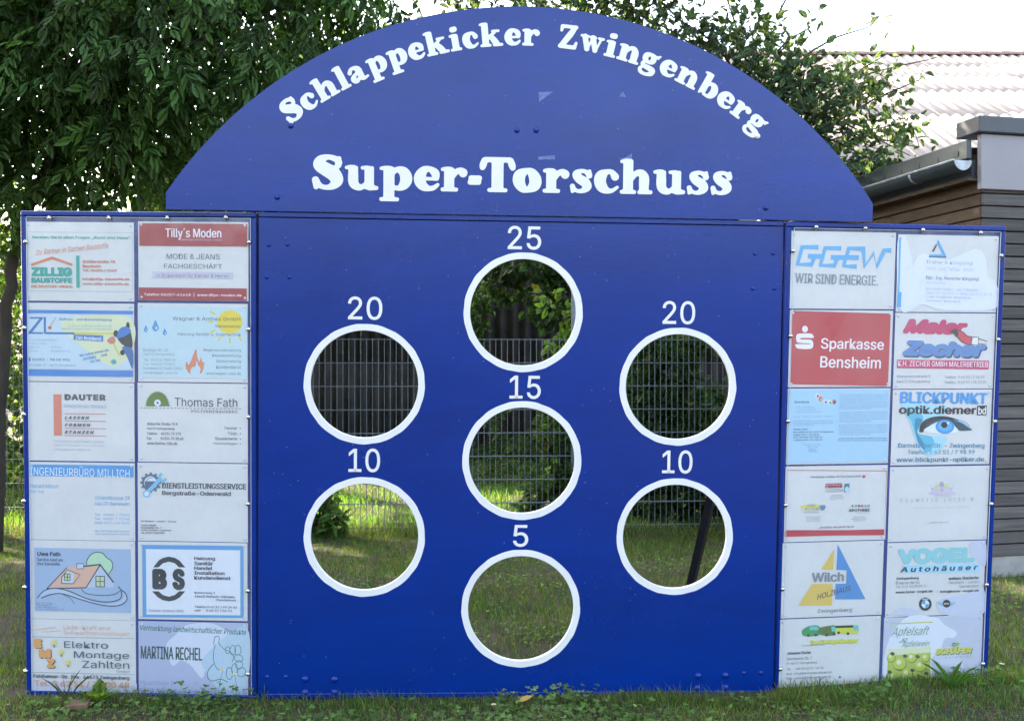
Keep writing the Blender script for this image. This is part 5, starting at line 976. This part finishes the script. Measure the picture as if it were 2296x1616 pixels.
# clover: three round leaflets on short stalks
def clover(name, label, spots, n, size=.011):
    V3 = []; T3 = []
    for k in range(3):
        a = 2*math.pi*k/3; c = np.array([math.cos(a), math.sin(a), .12]); pts = [(0, 0, 0)]+[(c[0]*.6+.55*math.cos(a+t), c[1]*.6+.55*math.sin(a+t), .12*(1+.4*math.cos(t))) for t in np.linspace(-2.2, 2.2, 6)]
        o = len(V3); V3 += pts; T3 += [(o, o+i, o+i+1) for i in range(1, 6)]
    o = len(V3); V3 += [(.04, 0, 0), (-.04, 0, 0), (0, 0, -6)]; T3 += [(o, o+1, o+2)]
    P = []
    for (x, y, r, hh), k in zip(spots, rng.multinomial(n, np.array([s[2]**1.3*(s[3]**.5) for s in spots])/sum(s[2]**1.3*(s[3]**.5) for s in spots))):
        q = rng.normal(0, 1, (k, 2))*r*.5; xx = x+q[:, 0]; yy = np.minimum(y+q[:, 1]*.5, 3.68) if y < 3.7 else y+q[:, 1]*.5; P.append(np.c_[xx, yy, gz(xx, yy)+rng.uniform(.008, 1, k)**2*hh+.008])
    P = np.vstack(P); N = len(P); a = rng.uniform(0, 6.28, N); ax = np.c_[np.cos(a), np.sin(a), rng.normal(0, .2, N)]; nr = rng.normal(0, .25, (N, 3))+np.array([0, -.3, 1])
    V, T, C = inst(np.array(V3), np.array(T3), P, frames(ax, nr), rng.uniform(size*.6, size*1.2, N), colvar(N, (.08, .145, .034), .3), None)
    m = trimesh(V, T, C, name); m.materials.append(M['grass']); o = link(bpy.data.objects.new(name, m)); tag(o, label, None, None, 'stuff')
gp = lambda px, Y=3.6: (px-CX)*Y/F
clover('clover_patch', 'clover growing along the foot of the goal wall and in the lawn', [(gp(1245), 3.62, .16, .075), (gp(1130), 3.64, .05, .07), (gp(1330, 3.5), 3.5, .25, .05), (gp(1480, 3.4), 3.4, .3, .04), (gp(1040, 3.45), 3.45, .3, .04), (gp(1850, 3.45), 3.45, .2, .05), (gp(1930, 3.6), 3.62, .12, .06), (gp(1890, 3.4), 3.35, .2, .04), (gp(470, 3.6), 3.62, .16, .09), (gp(420, 3.5), 3.55, .25, .05), (gp(700, 3.5), 3.42, .3, .035), (gp(160, 3.5), 3.5, .25, .05), (gp(1170, 3.3), 3.3, .4, .04), (gp(1990, 3.5), 3.7, .1, .05), (gp(1670), 3.62, .12, .05), (gp(2220, 3.7), 3.9, .3, .04)], 1500)
clover('clover_patch', 'low weeds in the shaded lawn behind the goal wall', [(-.6, 5.2, .5, .05), (.2, 4.6, .5, .05), (-1.1, 5.6, .5, .06), (.9, 5.3, .5, .05), (.1, 5.8, .6, .05), (1.2, 6.3, .6, .06), (-.3, 6.5, .6, .05), (3, 5.3, .7, .05), (2.6, 4.3, .3, .05)], 3000, .009)
# weeds one can tell apart
def plant(name, label, base, blades, col, L, wd, up=1.2, cat='weed', tm=None, spread=1.0):
    root = tag(empty(name, base), label, cat); m_ = tm or leaf_t(wd, .35, .12, ((0, .12), (.2, .55), (.5, 1), (.78, .7), (1, 0)))
    for k in range(blades):
        a = 2*math.pi*k/blades+rng.normal(0, .3); ax = np.array([[math.cos(a)*spread, math.sin(a)*spread, up*rng.uniform(.6, 1.3)]]); nr = np.array([[-math.cos(a), -math.sin(a), .7]])
        s = np.array([L*rng.uniform(.65, 1.15)]); V, T, C = inst(m_[0], m_[1], np.array([[rng.normal(0, .006), rng.normal(0, .006), .0]]), frames(ax, nr), s, colvar(1, col, .18))
        mm = trimesh(V, T, C, 'leaf'); mm.materials.append(M['leaf']); link(bpy.data.objects.new('leaf', mm), root)
    return root
def onground(px, Y): x = gp(px, Y); return np.array([x, Y, float(gz(x, Y))])
plant('dandelion', 'bright green jagged weed at the foot of the left board', onground(222, 3.62), 15, (.12, .21, .035), .095, .42, 1.5, tm=leaf_t(.5, .3, .14, ((0, .1), (.15, .5), (.25, .3), (.42, .85), (.52, .5), (.7, 1), (.78, .6), (1, 0))))
plant('dandelion', 'small green leaf rosette in the grass below the right board', onground(1930, 3.58), 10, (.10, .19, .04), .05, .4, .9)
plant('dandelion', 'two leaved seedling beside the fallen yellow leaf', onground(1150, 3.58), 5, (.10, .19, .04), .04, .5, 1.0)
plant('grass_tuft', 'tuft of broad pointed blades before the lowest right poster', onground(2135, 3.78), 11, (.07, .15, .03), .125, .16, 2.0, 'grass tuft')
plant('grass_tuft', 'thin upright grass stalks against the lower left of the left board', onground(150, 3.62), 8, (.08, .10, .04), .12, .018, 3.4, 'grass tuft')
plant('grass_tuft', 'thin grass stalks at the gap between left board and goal wall', onground(590, 3.64), 7, (.09, .12, .04), .09, .025, 3.2, 'grass tuft')
M['petal'] = simple('white_petal', (.7, .7, .62), .6); M['pollen'] = simple('yellow_flower', (.6, .42, .03), .6); M['stalk'] = simple('green_stalk', (.06, .11, .03), .6)
def flower(label, base, h, r, col='petal', lean=.02):
    root = tag(empty('clover_flower' if col == 'petal' else 'buttercup', base), label, 'flower'); V, Fc = tube_vf([(0, 0, 0), (lean*.4, 0, h*.6), (lean, 0, h)], .0009, 5); mesh('stalk', V, Fc, M['stalk'], root)
    V = []; Fc = []
    for k in range(10):
        a = 2*math.pi*k/10; n = len(V); V += [(lean, 0, h), (lean+r*math.cos(a-.25), r*math.sin(a-.25), h+r*.35), (lean+r*1.15*math.cos(a), r*1.15*math.sin(a), h+r*.3), (lean+r*math.cos(a+.25), r*math.sin(a+.25), h+r*.35)]; Fc.append((n, n+1, n+2, n+3))
    mesh('petals', V, Fc, M[col], root); V, Fc = ball(r*.5); mesh('flower_head', [(v[0]+lean, v[1], v[2]+h+r*.3) for v in V], Fc, M['pollen'], root, smooth=True)
flower('pale clover flower on a tall stalk before the hen drawing', onground(487, 3.64), .135, .009)
flower('pale clover flower on a tall stalk nearest the right edge of the hen poster', onground(533, 3.64), .115, .009, lean=-.012)
flower('white flower low in the grass in front of the goal wall', onground(1094, 3.56), .03, .009)
flower('white flower in the grass right of the boards', onground(2235, 3.95), .05, .009)
for px, Y, t in ((1015, 3.5, 'leftmost'), (1263, 3.6, 'middle'), (1610, 3.45, 'rightmost')): flower(t+' of three tiny yellow flowers in the lawn before the goal wall', onground(px, Y), .03, .004, 'pollen')
# fallen leaf, plank piece, straw, stones
M['dead_leaf'] = simple('yellowed_leaf', (.30, .20, .045), .6, var=.25, scale=60)
t = leaf_t(.42, -.25, .25); o = mesh('fallen_leaf', t[0]*.062, [tuple(q) for q in t[1]], M['dead_leaf']); o.location = onground(1160, 3.6)+np.array([0, 0, .026]); o.rotation_euler = (.5, -.15, .1)
tag(o, 'fallen yellow brown leaf lying curled at the foot of the goal wall', 'leaf')
o = box('plank_offcut', -.04, .04, -.035, .035, 0, .018, M['plank_red'], None, .002); o.location = onground(176, 3.58)+np.array([0, 0, .004]); o.rotation_euler = (0, 0, .2); tag(o, 'reddish brown plank offcut lying in the grass below the left board', 'plank')
n = 3200; x = rng.uniform(-2.5, 2.6, n); y = rng.uniform(2.7, 3.68, n); P = np.c_[x, y, gz(x, y)+rng.uniform(.004, .02, n)]; a = rng.uniform(0, 6.28, n); ax = np.c_[np.cos(a), np.sin(a), rng.normal(0, .15, n)]
V, T, C = inst(np.array([(0, -.02, 0), (0, .02, 0), (1, 0, .02)]), np.array([(0, 1, 2)]), P, frames(ax, np.tile((0, -.3, 1.), (n, 1))), rng.uniform(.02, .07, n), np.array([.26, .20, .10])*rng.uniform(.5, 1.3, (n, 1)))
m = trimesh(V, T, C, 'straw'); m.materials.append(M['grass']); tag(link(bpy.data.objects.new('straw', m)), 'dry straw stalks scattered over the front lawn', None, None, 'stuff')
n = 260; x = rng.uniform(-2.4, 2.4, n); y = rng.uniform(2.7, 3.66, n); V0 = np.array([(1, 0, 0), (-1, 0, 0), (0, .7, 0), (0, -.7, 0), (0, 0, .5), (.6, .5, .25)]); T0 = np.array([(0, 5, 4), (5, 2, 4), (2, 1, 4), (1, 3, 4), (3, 0, 4), (0, 2, 5)])
a = rng.uniform(0, 6.28, n); V, T, C = inst(V0, T0, np.c_[x, y, gz(x, y)+.001], frames(np.c_[np.cos(a), np.sin(a), 0*a], np.tile((0, 0, 1.), (n, 1))), rng.uniform(.003, .012, n), np.array([.22, .2, .18])*rng.uniform(.4, 1.4, (n, 1)))
m = trimesh(V, T, C, 'pebbles'); m.materials.append(M['ink']); tag(link(bpy.data.objects.new('pebbles', m)), 'small pebbles lying in the bare patches of the lawn', None, None, 'stuff')
bpy.data.objects.remove(_to)
